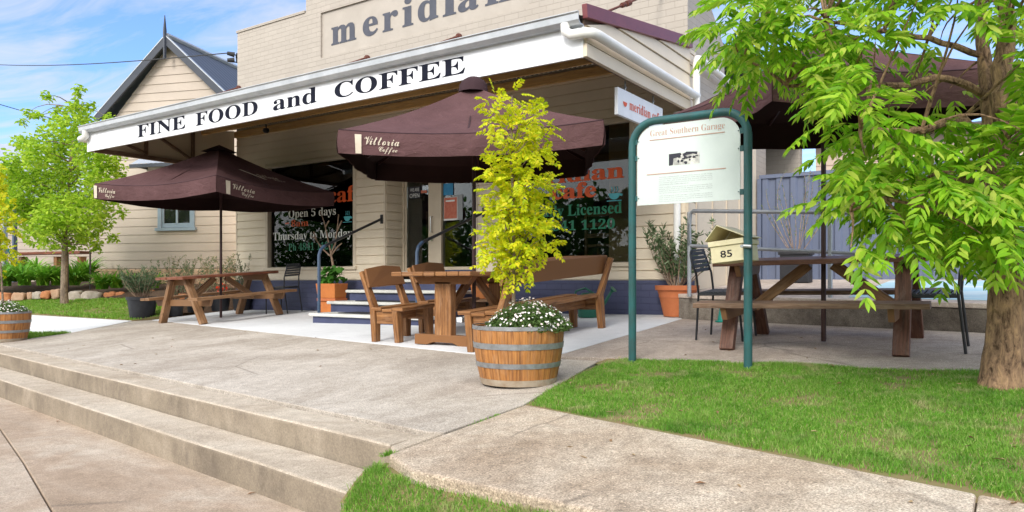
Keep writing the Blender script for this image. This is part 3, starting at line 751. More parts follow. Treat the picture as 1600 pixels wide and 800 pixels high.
mb = MB(); mb.box((XR + .004, 9.24, 2.902), (XR + .03, 11.98, 2.96)); mb.build('cover_rail', 'trim', scl)
mb = MB(); mb.prism([(XL + .2, 9.3, 4.25), (XR - .22, 9.3, 4.25), (XR - .22, 15.2, 4.4), (XL + .2, 15.2, 4.4)], (0, 0, .05))
mb.prism([(XR + .05, 10.5, 3.5), (XR + .05, 15.2, 3.5), (-6.5, 15.2, 4.6), (-6.5, 10.5, 4.6)], (0, 0, .05)); mb.build('roof', 'roof_dark', cafe)
# weatherboard front
WL = (-11.60, -9.335); WR = (-6.15, -4.18); WZ0, WZ1 = 1.01, 2.86; DX0, DX1, DY = -8.59, -6.71, 9.40
mb = MB()
mb.boards((0, FY, 0), (1, 0, 0), (0, -1, 0), [(XL, WL[0] - .07, .75, 3.70), (WL[0] - .07, WL[1] + .07, .75, WZ0 - .07), (WL[0] - .07, WL[1] + .07, WZ1 + .06, 3.70), (WL[1] + .07, DX0, .75, 3.70),
          (DX0, DX1, WZ1 + .06, 3.70), (DX1, WR[0] - .07, .75, 3.70), (WR[0] - .07, WR[1] + .07, .75, WZ0 - .07), (WR[0] - .07, WR[1] + .07, WZ1 + .06, 3.70), (WR[1] + .07, XR, .75, 3.70)], .145)
mb.boards((DX0, FY, 0), (0, 1, 0), (1, 0, 0), [(.0, DY - FY, .75, WZ1 + .06)], .145)
mb.boards((DX1, FY, 0), (0, 1, 0), (-1, 0, 0), [(.0, DY - FY, .75, WZ1 + .06)], .145)
mb.boards((XR, FY, 0), (0, 1, 0), (1, 0, 0), [(.0, .24, .75, 3.69)], .145)
mb.build('weatherboard_front', 'board', cafe)
mb = MB()
for xx, yy in ((XL, FY - .016), (DX0 - .01, FY - .02), (DX1 + .01, FY - .02), (XR + .0, FY - .018)):
    mb.box((xx - .02, yy - .006, .76), (xx + .02, yy + .02, 2.9))
mb.box((DX0, FY, WZ1 + .062), (DX1, DY + .05, WZ1 + .075))
mb.build('corner_trim', 'trim', cafe, bevel=.003)
mb = MB()
mb.box((XL - .02, FY - .03, -.1), (-8.70, FY + .2, .75)); mb.build('plinth', 'navy', cafe, bevel=.008); mb = MB(); mb.box((-6.42, FY - .03, -.1), (XR + .02, FY + .2, .75)); mb.box((XR - .2, FY + .2, -.1), (XR + .02, 12.6, .62))
mb.build('plinth', 'navy', cafe, bevel=.008)

def shop_window(x0, x1, z0, z1, y, name='window', parent=cafe, sill=True, fw=.055):
    mb = MB()
    for a, b in (((x0 - .07, y - .03, z0 - .07), (x0, y + .10, z1 + .06)), ((x1, y - .03, z0 - .07), (x1 + .07, y + .10, z1 + .06)), ((x0, y - .03, z1), (x1, y + .10, z1 + .06))): mb.box(a, b)
    f = mb.build(name, 'trim', parent, bevel=.004)
    if sill:
        mb = MB(); mb.prism([(x0 - .09, y - .055, z0 - .075), (x1 + .09, y - .055, z0 - .075), (x1 + .09, y + .09, z0 - .06), (x0 - .09, y + .09, z0 - .06)], (0, 0, .05)); mb.build('sill', 'trim', f, bevel=.004)
    mb = MB(); mb.box((x0, y + .055, z0 - .008), (x1, y + .061, z1)); mb.build('pane', 'glass', f)
    return f
w1 = shop_window(WL[0], WL[1], WZ0, WZ1, FY); w2 = shop_window(WR[0], WR[1], WZ0, WZ1, FY)
GY = FY + .055
def Xg(px): return atY(px, 350, GY).x
def Zg(px, py): return atY(px, py, GY).z
def win_text(name, items, mat, par): return letters(name, items, mat, par, (0, GY, 0), (1, 0, 0), (0, 0, 1), (0, -1, 0), .004)
win_text('orange_lettering', [(bold('cafe'), Xg(513), Xg(567), Zg(535, 316), Zg(535, 291), .01), (bold('8am'), Xg(455), Xg(482), Zg(465, 354), Zg(465, 343)), ('-', Xg(446), Xg(452), Zg(450, 350), Zg(450, 348))], 'orange', w1)
win_text('white_lettering', [(bold('Open 5 days'), Xg(451), Xg(525), Zg(485, 342), Zg(485, 325)), (bold('Thursday to Monday'), Xg(427), Xg(550), Zg(480, 377), Zg(480, 361))], 'white_l', w1)
win_text('green_lettering', [(bold('Ph 4841 1120'), Xg(451), Xg(520), Zg(480, 391), Zg(480, 379))], 'green_l', w1)
win_text('orange_lettering', [(bold('meridian'), Xg(800), Xg(975), Zg(940, 281), Zg(940, 256), .015), (bold('cafe'), Xg(862), Xg(932), Zg(900, 310), Zg(900, 285), .015)], 'orange', w2)
win_text('green_lettering', [(bold('Fully Licensed'), Xg(835), Xg(972), Zg(915, 341), Zg(915, 318), .008), (bold('4841 1120'), Xg(850), Xg(961), Zg(915, 359), Zg(915, 343), .008)], 'green_l', w2)
def cup(par, px, py):
    mb = MB(); c = Vector((Xg(px), GY - .005, Zg(px, py))); n = 18
    mb.add([c + Vector((.085 * math.cos(a), 0, .085 * math.sin(a))) for a in [math.pi + math.pi * k / n for k in range(n + 1)]], [tuple(range(n + 1))])
    mb.beam(c + Vector((.085, 0, -.02)), c + Vector((.12, 0, -.03)), .006, .03); mb.beam(c + Vector((-.11, 0, -.10)), c + Vector((.11, 0, -.10)), .006, .012)
    for k in (-.04, 0, .04): mb.tube([c + Vector((k, 0, .02)), c + Vector((k + .014, 0, .05)), c + Vector((k, 0, .09))], .006, 4)
    mb.build('cup_emblem', 'teal', par)
cup(w1, 543, 338); cup(w2, 960, 302)

# recessed doorway
mb = MB()
def XD(px): return atY(px, 380, DY).x
dx = [DX0, XD(632), XD(668), XD(681), XD(691), XD(741), DX1]
TH = .90
for a, b in (((dx[0], DY - .01, TH), (dx[1], DY + .08, 2.86)), ((dx[3], DY - .03, TH), (dx[4], DY + .08, 2.86)), ((dx[5], DY - .02, .76), (dx[6], DY + .08, 2.86)), ((dx[1], DY - .01, 2.80), (dx[3], DY + .08, 2.86)), ((dx[4], DY - .01, 2.80), (dx[5], DY + .08, 2.86))): mb.box(a, b)
fr = mb.build('door_frame', 'trim', cafe, bevel=.004)
mb = MB(); mb.box((dx[1], DY - .10, TH - .03), (dx[3], DY + .08, TH)); mb.build('threshold', 'tile', fr, bevel=.004)
mb = MB(); mb.box((dx[4], DY + .0, TH + .02), (dx[5], DY + .05, TH + .07)); mb.build('sidelight_sill', 'trim', fr)
mb = MB(); mb.box((dx[4], DY + .0, .76), (dx[5], DY + .05, TH + .018)); mb.build('kick_panel', 'navy_flat', fr)
mb = MB(); mb.box((dx[4], DY + .02, TH + .07), (dx[5], DY + .026, 2.80)); mb.build('sidelight_pane', 'glass', fr)
mb = MB()
for a, b in (((dx[1], DY + .02, TH), (dx[1] + .03, DY + .06, 2.80)), ((dx[2], DY + .02, TH), (dx[3], DY + .06, 2.80)), ((dx[1] + .03, DY + .02, TH), (dx[2], DY + .06, TH + .06)), ((dx[1] + .03, DY + .02, 2.74), (dx[2], DY + .06, 2.80))): mb.box(a, b)
dr = mb.build('door', 'trim', cafe, bevel=.003)
mb = MB(); mb.box((dx[1] + .03, DY + .035, TH + .06), (dx[2], DY + .041, 2.74)); mb.build('pane', 'glass', dr)
mb = MB(); hx = (dx[2] + dx[3]) / 2; mb.tube([(hx, DY + .02, 1.55), (hx, DY - .03, 1.55), (hx, DY - .03, 1.80), (hx, DY + .02, 1.80)], .012, 8); mb.tube([(hx, DY + .02, 1.42), (hx, DY - .01, 1.42)], .022, 10); mb.build('handle', 'steelbowl', dr)
# interior seen through the glass
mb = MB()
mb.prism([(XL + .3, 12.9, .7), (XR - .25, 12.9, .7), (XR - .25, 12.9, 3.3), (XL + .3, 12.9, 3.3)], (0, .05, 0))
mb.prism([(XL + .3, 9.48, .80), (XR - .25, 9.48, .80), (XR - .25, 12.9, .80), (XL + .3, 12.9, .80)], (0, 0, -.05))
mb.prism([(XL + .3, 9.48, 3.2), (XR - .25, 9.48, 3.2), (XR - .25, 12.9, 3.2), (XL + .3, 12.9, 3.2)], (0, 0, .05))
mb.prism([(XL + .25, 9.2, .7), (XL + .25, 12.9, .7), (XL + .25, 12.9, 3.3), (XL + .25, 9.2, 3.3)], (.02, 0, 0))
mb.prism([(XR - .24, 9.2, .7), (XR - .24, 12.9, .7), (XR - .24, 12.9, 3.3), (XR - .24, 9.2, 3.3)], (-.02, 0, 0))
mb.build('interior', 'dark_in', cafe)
mb = MB(); mb.box((-4.62, 9.25, .82), (-4.30, 9.30, 3.0)); mb.box((-12.1, 9.6, .82), (-11.75, 9.65, 2.2)); mb.box((-10.9, 12.7, 1.0), (-9.9, 12.88, 2.3)); mb.build('inner_panel', 'tan_in', cafe, bevel=.004)
# awning: sloping sheet roof with fascia sign, gutter, timbers, end linings, tie rods and downpipes
AY = 6.25; AX0, AX1 = -12.68, -3.37; AZ0, AZ1 = 3.27, 3.70
n = 480; mb = MB(); vs = []; fs = []
for i in range(n + 1):
    xx = AX0 + (AX1 - AX0) * i / n; dz = .009 * math.cos(2 * math.pi * xx / .0776)
    vs += [(xx, AY - .06, AZ0 + dz), (xx, FY - .01, AZ1 + dz)]
for i in range(n): fs.append((2 * i, 2 * i + 2, 2 * i + 3, 2 * i + 1))
mb.add(vs, fs); awn = mb.build('awning', 'roof_in', cafe)
mb = MB(); mb.box((AX0, AY - .03, 2.875), (AX1 - .01, AY, 3.185)); fas = mb.build('fascia_board', 'white', awn, bevel=.004)
fx = [atY(px, 150, AY - .03).x for px in (215, 290, 306, 403, 427, 495, 523, 727)]
letters('lettering', [(bold('FINE'), fx[0], fx[1], 2.942, 3.132, .002), (bold('FOOD'), fx[2], fx[3], 2.942, 3.132, .002), (bold('and'), fx[4], fx[5], 2.942, 3.14, .002), (bold('COFFEE'), fx[6], fx[7], 2.942, 3.132, .002)],
        'letter_black', awn, (0, AY - .03, 0), (1, 0, 0), (0, 0, 1), (0, -1, 0), .004)
mb = MB()  # quad-style gutter profile swept along X
prof = [(-.035, 3.19), (-.10, 3.19), (-.135, 3.225), (-.14, 3.285), (-.155, 3.295), (-.155, 3.305), (-.125, 3.303), (-.125, 3.235), (-.095, 3.205), (-.035, 3.205)]
mb.prism([(AX0 - .06, AY + a, z - .018) for a, z in prof], (AX1 - AX0 + .06, 0, 0)); mb.build('gutter', 'gutter', awn, bevel=.003)
mb = MB(); mb.box((XL, FY - .075, 3.52), (XR - .02, FY - .018, 3.645)); mb.build('ledger_beam', 'beam', awn, bevel=.004)
mb = MB(); mb.box((AX0 + .05, AY + .004, 2.90), (AX1 - .06, AY + .05, 3.02)); mb.build('fascia_beam', 'beam', awn, bevel=.004)
for yy in (6.95, 7.65, 8.3):
    zc = AZ0 + (yy - AY) / 2.75 * (AZ1 - AZ0) - .06
    mb = MB(); mb.box((AX0 + .04, yy - .022, zc - .045), (AX1 - .05, yy + .022, zc + .045)); mb.build('purlin', 'beam', awn, bevel=.004)
# right end: lining boards, bottom board, flashing
def roofz(y): return AZ0 + (y - AY) / 2.75 * (AZ1 - AZ0)
mb = MB(); k = 0; z = 3.02
while z < 3.66:
    z1 = min(z + .165, 3.69)
    y0 = max(AY, AY + (z + .03 - AZ0) / (AZ1 - AZ0) * 2.75); y1 = max(AY, AY + (z1 - AZ0) / (AZ1 - AZ0) * 2.75)
    o1, o2 = .022, .006
    mb.add([(AX1 + o1, y0, z), (AX1 + o1, FY - .002, z), (AX1 + o2, FY - .002, z1 - .012), (AX1 + o2, min(y1, FY - .01), z1 - .012), (AX1 - .02, y0, z), (AX1 - .02, FY - .002, z), (AX1 - .02, FY - .002, z1 - .012), (AX1 - .02, min(y1, FY - .01), z1 - .012)],
           [(0, 1, 2, 3), (4, 7, 6, 5), (0, 4, 5, 1), (2, 6, 7, 3), (0, 3, 7, 4), (1, 5, 6, 2)])
    z = z1
mb.build('end_lining', 'board', awn)
mb = MB(); mb.prism([(AX1 - .035, AY + .01, 2.88), (AX1 - .035, FY - .004, 2.88), (AX1 - .035, FY - .004, 3.69), (AX1 - .035, AY + .01, 3.26)], (.012, 0, 0)); mb.build('end_backing', 'wood_grey', awn)
mb = MB(); mb.box((AX1 - .02, AY - .02, 2.882), (AX1 + .028, FY - .004, 3.008)); mb.build('end_board', 'board', awn, bevel=.004)
mb = MB(); mb.beam((AX1 + .02, AY - .05, AZ0 + .035), (AX1 + .02, FY, AZ1 + .045), .055, .13); mb.build('flashing', 'maroon_metal', awn, bevel=.004)
# left end
mb = MB(); mb.prism([(AX0 + .02, AY + .01, 2.90), (AX0 + .02, FY, 2.90), (AX0 + .02, FY, 3.68), (AX0 + .02, AY + .01, 3.25)], (.012, 0, 0)); mb.build('end_sheet', 'board', awn)
mb = MB(); mb.box((AX0 - .01, AY + .005, 2.882), (AX0 + .06, FY, 2.955))
for yy in (7.2, 8.1): mb.box((AX0 + .033, yy - .03, 2.957), (AX0 + .075, yy + .03, roofz(yy) - .02))
mb.beam((AX0 + .06, 6.5, 3.2), (AX0 + .06, 7.2, 2.98), .03, .05); mb.beam((AX0 + .06, 7.3, 3.38), (AX0 + .06, 8.05, 3.0), .03, .05)
mb.build('end_frame', 'wood_grey', awn, bevel=.003)
for ax in (-12.48, -9.0, -7.04, -3.72):
    mb = MB(); mb.tube([(ax, FY, 4.52), (ax, 6.60, 3.337)], .014, 8); mb.tube([(ax, FY - .002, 4.5), (ax, FY - .045, 4.495)], .05, 10); mb.tube([(ax, FY - .05, 4.49), (ax, FY - .16, 4.435)], .022, 8)
    if ax > -4: mb.tube([(ax, 8.0, 4.02), (ax, 7.9, 3.975)], .035, 8); mb.tube([(ax, 7.86, 3.955), (ax, 7.78, 3.92)], .03, 8)
    mb.build('tie_rod', 'rust', awn, smooth=True)
PX = -3.275
mb = MB()
mb.tube([(AX1 - .16, AY - .10, 3.20), (AX1 - .16, AY - .10, 3.13), (AX1 - .10, AY - .10, 3.085), (AX1 + .04, AY - .08, 3.085), (PX - .01, AY - .02, 3.09), (PX, AY + .08, 3.095), (PX, FY - .08, 3.07), (PX, FY + .02, 3.07)], .05, 12)
mb.tube([(PX, FY + .0, 2.93), (PX, FY + .0, 3.47), (PX, FY + .03, 3.54), (PX, FY + .12, 3.56), (PX, 10.9, 3.50)], .046, 12)
mb.build('downpipe', 'pipe', awn, smooth=True, angle=50)
mb = MB(); mb.tube([(AX0 + .10, AY - .10, 3.20), (AX0 + .10, AY - .10, 3.12), (AX0 + .04, AY - .10, 3.09), (AX0 - .10, AY - .08, 3.09), (AX0 - .14, AY - .02, 3.10), (AX0 - .14, AY + .3, 3.10)], .052, 12)
mb.build('gutter_outlet', 'pipe', awn, smooth=True, angle=50)
dp = atY(1058, 400, FY - .08)
mb = MB(); mb.tube([(dp.x, FY - .08, 2.88), (dp.x, FY - .08, .30)], .045, 12)
for z in (.95, 2.2): mb.tube([(dp.x, FY - .08, z), (dp.x, FY - .08, z + .03)], .05, 12)
mb.build('wall_downpipe', 'pipe', cafe, smooth=True, angle=50)
mb = MB(); lp = (-10.9, 8.4, 3.55); mb.tube([lp, (lp[0], lp[1], 3.43)], .012, 6); mb.lathe([(.0, .0), (.05, -.01), (.06, -.06), (.03, -.09), (0, -.09)], (lp[0], lp[1], 3.44), 12); mb.build('soffit_lamp', 'blacksteel', awn, smooth=True)

# hanging sign, posters and open sign
hs = thing('hanging_sign', 'small white hanging sign with orange words under the awning end', 'sign', (-3.45, 7.68, 2.5))
mb = MB(); mb.box((-3.47, 7.08, 2.50), (-3.43, 8.29, 2.79)); pn = mb.build('sign_board', 'white', hs, bevel=.004)
letters('lettering', [(bold('meridian cafe'), 7.36, 8.22, 2.60, 2.71), ], 'orange', pn, (-3.43, 0, 0), (0, 1, 0), (0, 0, 1), (1, 0, 0), .003)
mb = MB(); c = Vector((-3.426, 7.25, 2.66)); mb.add([c + Vector((0, .05 * math.cos(math.pi + math.pi * k / 12), .05 * math.sin(math.pi + math.pi * k / 12))) for k in range(13)], [tuple(range(13))]); mb.build('cup_emblem', 'orange', pn)
for yy in (7.3, 8.05):
    mb = MB(); mb.tube([(-3.45, yy, 2.79), (-3.45, yy, 2.90)], .008, 6); mb.tube([(-3.45, yy - .012, 2.83), (-3.45, yy + .012, 2.83)], .014, 6); mb.build('hanger', 'galv', hs)
def flat_sign(name, px0, px1, py0, py1, y, mat, label, cat, words=None, wmat='white_l'):
    a = atY(px0, py1, y); b = atY(px1, py0, y)
    t = thing(name, label, cat, ((a.x + b.x) / 2, y, a.z))
    mb = MB(); mb.box((a.x, y - .004, a.z), (b.x, y, b.z)); p = mb.build('sheet', mat, t)
    if words:
        w = b.x - a.x; h = b.z - a.z
        letters('lettering', [(s, a.x + x0 * w, a.x + x1 * w, a.z + z0 * h, a.z + z1 * h) for s, x0, x1, z0, z1 in words], wmat, p, (0, y - .004, 0), (1, 0, 0), (0, 0, 1), (0, -1, 0), .002)
    return t, a, b
t, a, b = flat_sign('poster', 693.5, 715, 307, 345, DY + .012, 'paperwhite', 'red and orange poster with white border inside the sidelight glass', 'poster')
mb = MB(); mb.box((a.x + .012, DY + .003, a.z + .03), (b.x - .012, DY + .007, b.z - .01)); mb.build('print', 'post_red', t)
mb = MB(); mb.box((a.x + .05, DY - .001, b.z - .075), (b.x - .05, DY + .0025, b.z - .05)); mb.build('title_strip', 'white_l', t)
flat_sign('notice', 693, 708, 286, 305.5, DY + .012, 'post_blue', 'blue notice above the red poster in the sidelight', 'notice')
flat_sign('notice', 709, 723, 304, 344, DY + .0145, 'signgrey', 'plain grey sheet tucked behind the red poster', 'notice')
flat_sign('open_sign', 639, 657, 291, 311, DY + .03, 'black', 'black open sign with white words on the cafe door glass', 'sign', [('OPEN', .08, .92, .08, .42), ('WE ARE', .12, .9, .60, .88)])
flat_sign('door_sticker', 658, 667, 297, 302, DY + .0305, 'post_red', 'small red sticker beside the open sign', 'sticker')

# entrance steps with pale treads, navy risers and a rubber mat on each tread
st = thing('entrance_steps', 'three pale tiled entrance steps with navy risers to the cafe door', 'steps', (-7.5, 8.2, .1))
SX = [(-8.47, -6.28, 7.26, .275), (-8.62, -6.34, 7.74, .435), (-8.70, -6.38, 8.20, .60), (-8.585, -6.72, 8.66, .765)]
for i, (x0, x1, y, z) in enumerate(SX):
    mb = MB(); yb = (SX[i + 1][2] + .07) if i < 3 else DY + .02
    mb.box((x0, y, z - .045), (x1, yb - .005, z)); tr = mb.build('tread', 'tile', st, bevel=.012, seg=3)
    mb = MB(); mb.box((x0 + .05, y + .045, z - .33), (x1 - .05, yb + .02, z - .046)); mb.build('riser', 'navy_flat', st)
    if i < 2:
        mb = MB(); mb.box((x0 + .45, y + .16, z + .001), (x1 - .35, SX[i + 1][2] + .04, z + .012)); mb.build('tread_mat', 'rubber', tr)
def hrail(x, xw, label):
    z0 = .26; t = thing('handrail', label, 'handrail', (x, 7.42, z0), 'handrails of the cafe steps')
    zt = 1.12
    mb = MB(); mb.tube([(x, 7.42, z0), (x, 7.42, zt), (x - .0, 7.45, zt + .08), (x, 7.53, zt + .14)], .024, 10); mb.build('post', 'bluesteel', t, smooth=True)
    mb = MB(); mb.tube([(x, 7.53, zt + .14), (xw, FY - .04, 1.765)], .021, 10); mb.build('rail', 'blacksteel', t, smooth=True)
    mb = MB(); mb.box((xw - .025, FY - .04, 1.69), (xw + .025, FY - .018, 1.84)); mb.build('wall_plate', 'blacksteel', t, bevel=.003)
hrail(-8.42, -8.66, 'navy handrail at the left side of the entrance steps')
hrail(-6.52, -6.56, 'navy handrail nearest the yellow tree beside the entrance steps')

pl = thing('pendant_lamp', 'small warm lit pendant lamp inside the left shop window', 'lamp', (-9.9, 10.6, 1.75))
lq = atY(462, 343, 10.6)
pl.location = (lq.x, 10.6, lq.z - .1); BASE[pl.name] = Vector(pl.location)
mb = MB(); mb.tube([(lq.x, 10.6, 3.19), (lq.x, 10.6, lq.z + .12)], .006, 6); mb.build('cord', 'cable', pl)
mb = MB(); mb.lathe([(.03, .12), (.05, .10), (.13, .0), (.125, .0), (.04, .09), (.02, .11)], (lq.x, 10.6, lq.z), 20); mb.build('lamp_shade', 'blacksteel', pl, smooth=True)
mb = MB(); mb.lathe([(0, .06), (.03, .04), (.042, .0), (.03, -.035), (0, -.05)], (lq.x, 10.6, lq.z), 16); mb.build('bulb', 'bulb', pl, smooth=True)
for k, (lx, ly, lz, e) in enumerate(((lq.x, 10.6, lq.z - .12, 45),)):
    ld = bpy.data.lights.new('pendant_light', 'POINT'); ld.energy = e; ld.color = (1, .72, .42); ld.shadow_soft_size = .08
    lo = bpy.data.objects.new('pendant_light', ld); COL.objects.link(lo); lo.location = (lx, ly, lz)
# ================================================================== NEIGHBOURING BUILDINGS
def frame_pts(pxa, za, pxb, zb):
    a = atZ(pxa, HY, za); b = atZ(pxb, HY, zb); ux = (b - a); ux.z = 0; L = ux.length; ux.normalize()
    n = Vector((ux.y, -ux.x, 0))
    return Vector((a.x, a.y, 0)), ux, n, L
ho, hu, hn, hL = frame_pts(145, 18.0, 376, 17.0)
house = thing('weatherboard_house', 'pinkish weatherboard house with a dark pointed gable beside the cafe', 'house', tuple(ho + hu * (hL / 2)))
HX = lambda t, z, d=0.0: ho + hu * t + hn * d + Vector((0, 0, z))
def hx(px): # distance along the house wall of a pixel column
    d = ray(px, HY); d.z = 0
    # intersect ho + t hu with s d
    den = hu.x * d.y - hu.y * d.x
    return -(ho.x * d.y - ho.y * d.x) / den
def hz(px, py):
    p = ho + hu * hx(px); zc = p.dot(Vector((-RY, RX, 0))); return CZ + (HY - py) / F * zc
gt0, gt1, ga = hx(166), hx(374), hx(270)
gz0, gza = hz(168, 183), hz(270, 64)
wx0, wx1, wz0, wz1 = hx(254), hx(300), hz(277, 352), hz(277, 300)
LBW = hx(376) + 2.2
mb = MB()
B0 = hz(260, 420)
mb.boards(ho, hu, hn, [(0, wx0 - .1, B0, gz0 - .3), (wx0 - .1, wx1 + .1, B0, wz0 - .1), (wx0 - .1, wx1 + .1, wz1 + .1, gz0 - .3), (wx1 + .1, LBW, B0, gz0 - .3)], .2, .018, B0)
# gable boards, cut to the roof slope
z = gz0 - .3; kk = 0
while z < gza - .12:
    z1 = z + .2
    f0 = max(0, min(1, (gza - z) / (gza - gz0 + .3))); f1 = max(0.02, min(1, (gza - z1) / (gza - gz0 + .3)))
    w0 = (ga - gt0) * f0; w1 = (ga - gt0) * f1
    mb.add([HX(ga - w0, z, .021), HX(ga + w0, z, .021), HX(ga + w1, z1, .004), HX(ga - w1, z1, .004), HX(ga - w0, z, 0), HX(ga + w0, z, 0)], [(0, 1, 2, 3), (4, 5, 1, 0)])
    z = z1
mb.build('wall', 'board_pink', house)
mb = MB(); mb.prism([HX(0, 0, -.02), HX(LBW, 0, -.02), HX(LBW, gz0 - .3, -.02), HX(0, gz0 - .3, -.02)], hn * -.15)
mb.prism([HX(0, 0, -.02), HX(0, gz0 - .3, -.02), HX(0, gz0 - .3, -6), HX(0, 0, -6)], hu * .15)
mb.build('inner_wall', 'board_pink', house)
mb = MB(); mb.prism([HX(-.04, -.2, .05), HX(LBW, -.2, .05), HX(LBW, B0 - .01, .05), HX(-.04, B0 - .01, .05)], hn * -.2); mb.build('stone_footing', 'stonebase', house, bevel=.02)
# roof planes run back from the gable
mb = MB(); nb = 60; D = 6.0
for sg in (-1, 1):
    ex = ga + sg * (ga - gt0 + .12); ez = gz0 - .06; vs = []; fs = []
    for i in range(nb + 1):
        d = .22 - D * i / nb; rb = .012 * (i % 2)
        vs += [HX(ga, gza + .03 + rb, d), HX(ex, ez + rb, d)]
    for i in range(nb): fs.append((2 * i, 2 * i + 2, 2 * i + 3, 2 * i + 1))
    mb.add(vs, fs)
rf = mb.build('roof', 'roof_dark', house)
mb = MB()
for sg in (-1, 1):
    ex = ga + sg * (ga - gt0 + .10); mb.beam(HX(ga, gza - .05, .24), HX(ex, gz0 - .13, .24), .045, .17, up=(0, 0, 1))
mb.build('bargeboard', 'barge', house, bevel=.004)
mb = MB()
for sg in (-1, 1):
    ex = ga + sg * (ga - gt0 + .12); mb.beam(HX(ga, gza + .055, .225), HX(ex, gz0 - .035, .225), .09, .02)
mb.tube([HX(ga, gza + .07, .2), HX(ga, gza + .07, -5.8)], .06, 6)
mb.build('roof_capping', 'gutter', house)
mb = MB(); zt = hz(268, 30); zb = hz(272, 96)
mb.beam(HX(ga, zb, .27), HX(ga, gza + .15, .27), .05, .05, up=(0, 1, 0), w1=.06, h1=.06); mb.beam(HX(ga, gza + .15, .27), HX(ga, zt, .27), .06, .06, up=(0, 1, 0), w1=.012, h1=.012)
mb.build('finial', 'barge', house)
mb = MB()
for a, b in (((wx0 - .1, wz0 - .1), (wx0, wz1 + .1)), ((wx1, wz0 - .1), (wx1 + .1, wz1 + .1)), ((wx0, wz1), (wx1, wz1 + .1))):
    mb.prism([HX(a[0], a[1], .05), HX(b[0], a[1], .05), HX(b[0], b[1], .05), HX(a[0], b[1], .05)], hn * -.09)
mb.prism([HX(wx0 - .15, wz0 - .13, .09), HX(wx1 + .15, wz0 - .13, .09), HX(wx1 + .15, wz0 - .06, .09), HX(wx0 - .15, wz0 - .06, .09)], hn * -.12)
wf = mb.build('window', 'bluetrim', house, bevel=.004)
mb = MB()
mx = (wx0 + wx1) / 2
for a, b in (((mx - .025, wz0), (mx + .025, wz1)), ((wx0, wz0 - .05), (wx1, wz0 + .05)), ((wx0, wz0 + .05), (wx0 + .05, wz1)), ((wx1 - .05, wz0 + .05), (wx1, wz1))):
    mb.prism([HX(a[0], a[1], .02), HX(b[0], a[1], .02), HX(b[0], b[1], .02), HX(a[0], b[1], .02)], hn * -.05)
mb.build('sash', 'bluetrim', wf, bevel=.003)
mb = MB(); mb.prism([HX(wx0, wz0, -.005), HX(wx1, wz0, -.005), HX(wx1, wz1, -.005), HX(wx0, wz1, -.005)], hn * -.005); mb.build('pane', 'glass_house', wf)
mb = MB(); mb.poly([HX(wx0, wz0, -.016), HX(wx1, wz0, -.016), HX(wx1, wz1, -.016), HX(wx0, wz1, -.016)]); mb.build('curtain', 'curtain', wf)
# small sheet-metal hood above the window
mb = MB(); hz1 = hz(247, 247)
t0, t1 = hx(229), hx(318); vs = []; fs = []
for i in range(25):
    t = t0 + (t1 - t0) * i / 24; r = .012 * (i % 2); vs += [HX(t, hz1 + .08 + r, .02), HX(t, hz1 - .22 + r, .55)]
for i in range(24): fs.append((2 * i, 2 * i + 1, 2 * i + 3, 2 * i + 2))
mb.add(vs, fs); wh = mb.build('window_hood', 'palegreyroof', house)
mb = MB()
for t in (t0 + .03, t1 - .03): mb.beam(HX(t, hz1 - .24, .5), HX(t, hz1 - .24, .02), .04, .05)
mb.beam(HX(t0, hz1 - .26, .54), HX(t1, hz1 - .26, .54), .04, .08); mb.build('hood_bracket', 'barge', wh)

# far outbuilding behind the left tree
so, su, sn, sL = frame_pts(-420, 21.5, 150, 20.5)
shed = thing('weatherboard_outbuilding', 'low pink weatherboard outbuilding with grey roof behind the left tree', 'outbuilding', tuple(so + su * (sL / 2)))
SXp = lambda t, z, d=0.0: so + su * t + sn * d + Vector((0, 0, z))
mb = MB(); mb.boards(so, su, sn, [(0, sL + 1.5, .3, 3.3)], .2, .018); mb.prism([SXp(0, 0, -.02), SXp(sL + 1.5, 0, -.02), SXp(sL + 1.5, 3.3, -.02), SXp(0, 3.3, -.02)], sn * -.1)
mb.build('wall', 'board_pink', shed)
mb = MB(); vs = []; fs = []
for i in range(81):
    t = -.3 + (sL + 2) * i / 80; r = .014 * (i % 2); vs += [SXp(t, 3.1 + r, .45), SXp(t, 5.4 + r, -4.2)]
for i in range(80): fs.append((2 * i, 2 * i + 2, 2 * i + 3, 2 * i + 1))
mb.add(vs, fs); mb.build('roof', 'palegreyroof', shed)
mb = MB(); mb.prism([SXp(-.3, 3.0, .47), SXp(sL + 1.7, 3.0, .47), SXp(sL + 1.7, 3.14, .47), SXp(-.3, 3.14, .47)], sn * -.03); mb.build('gutter', 'bluetrim', shed)
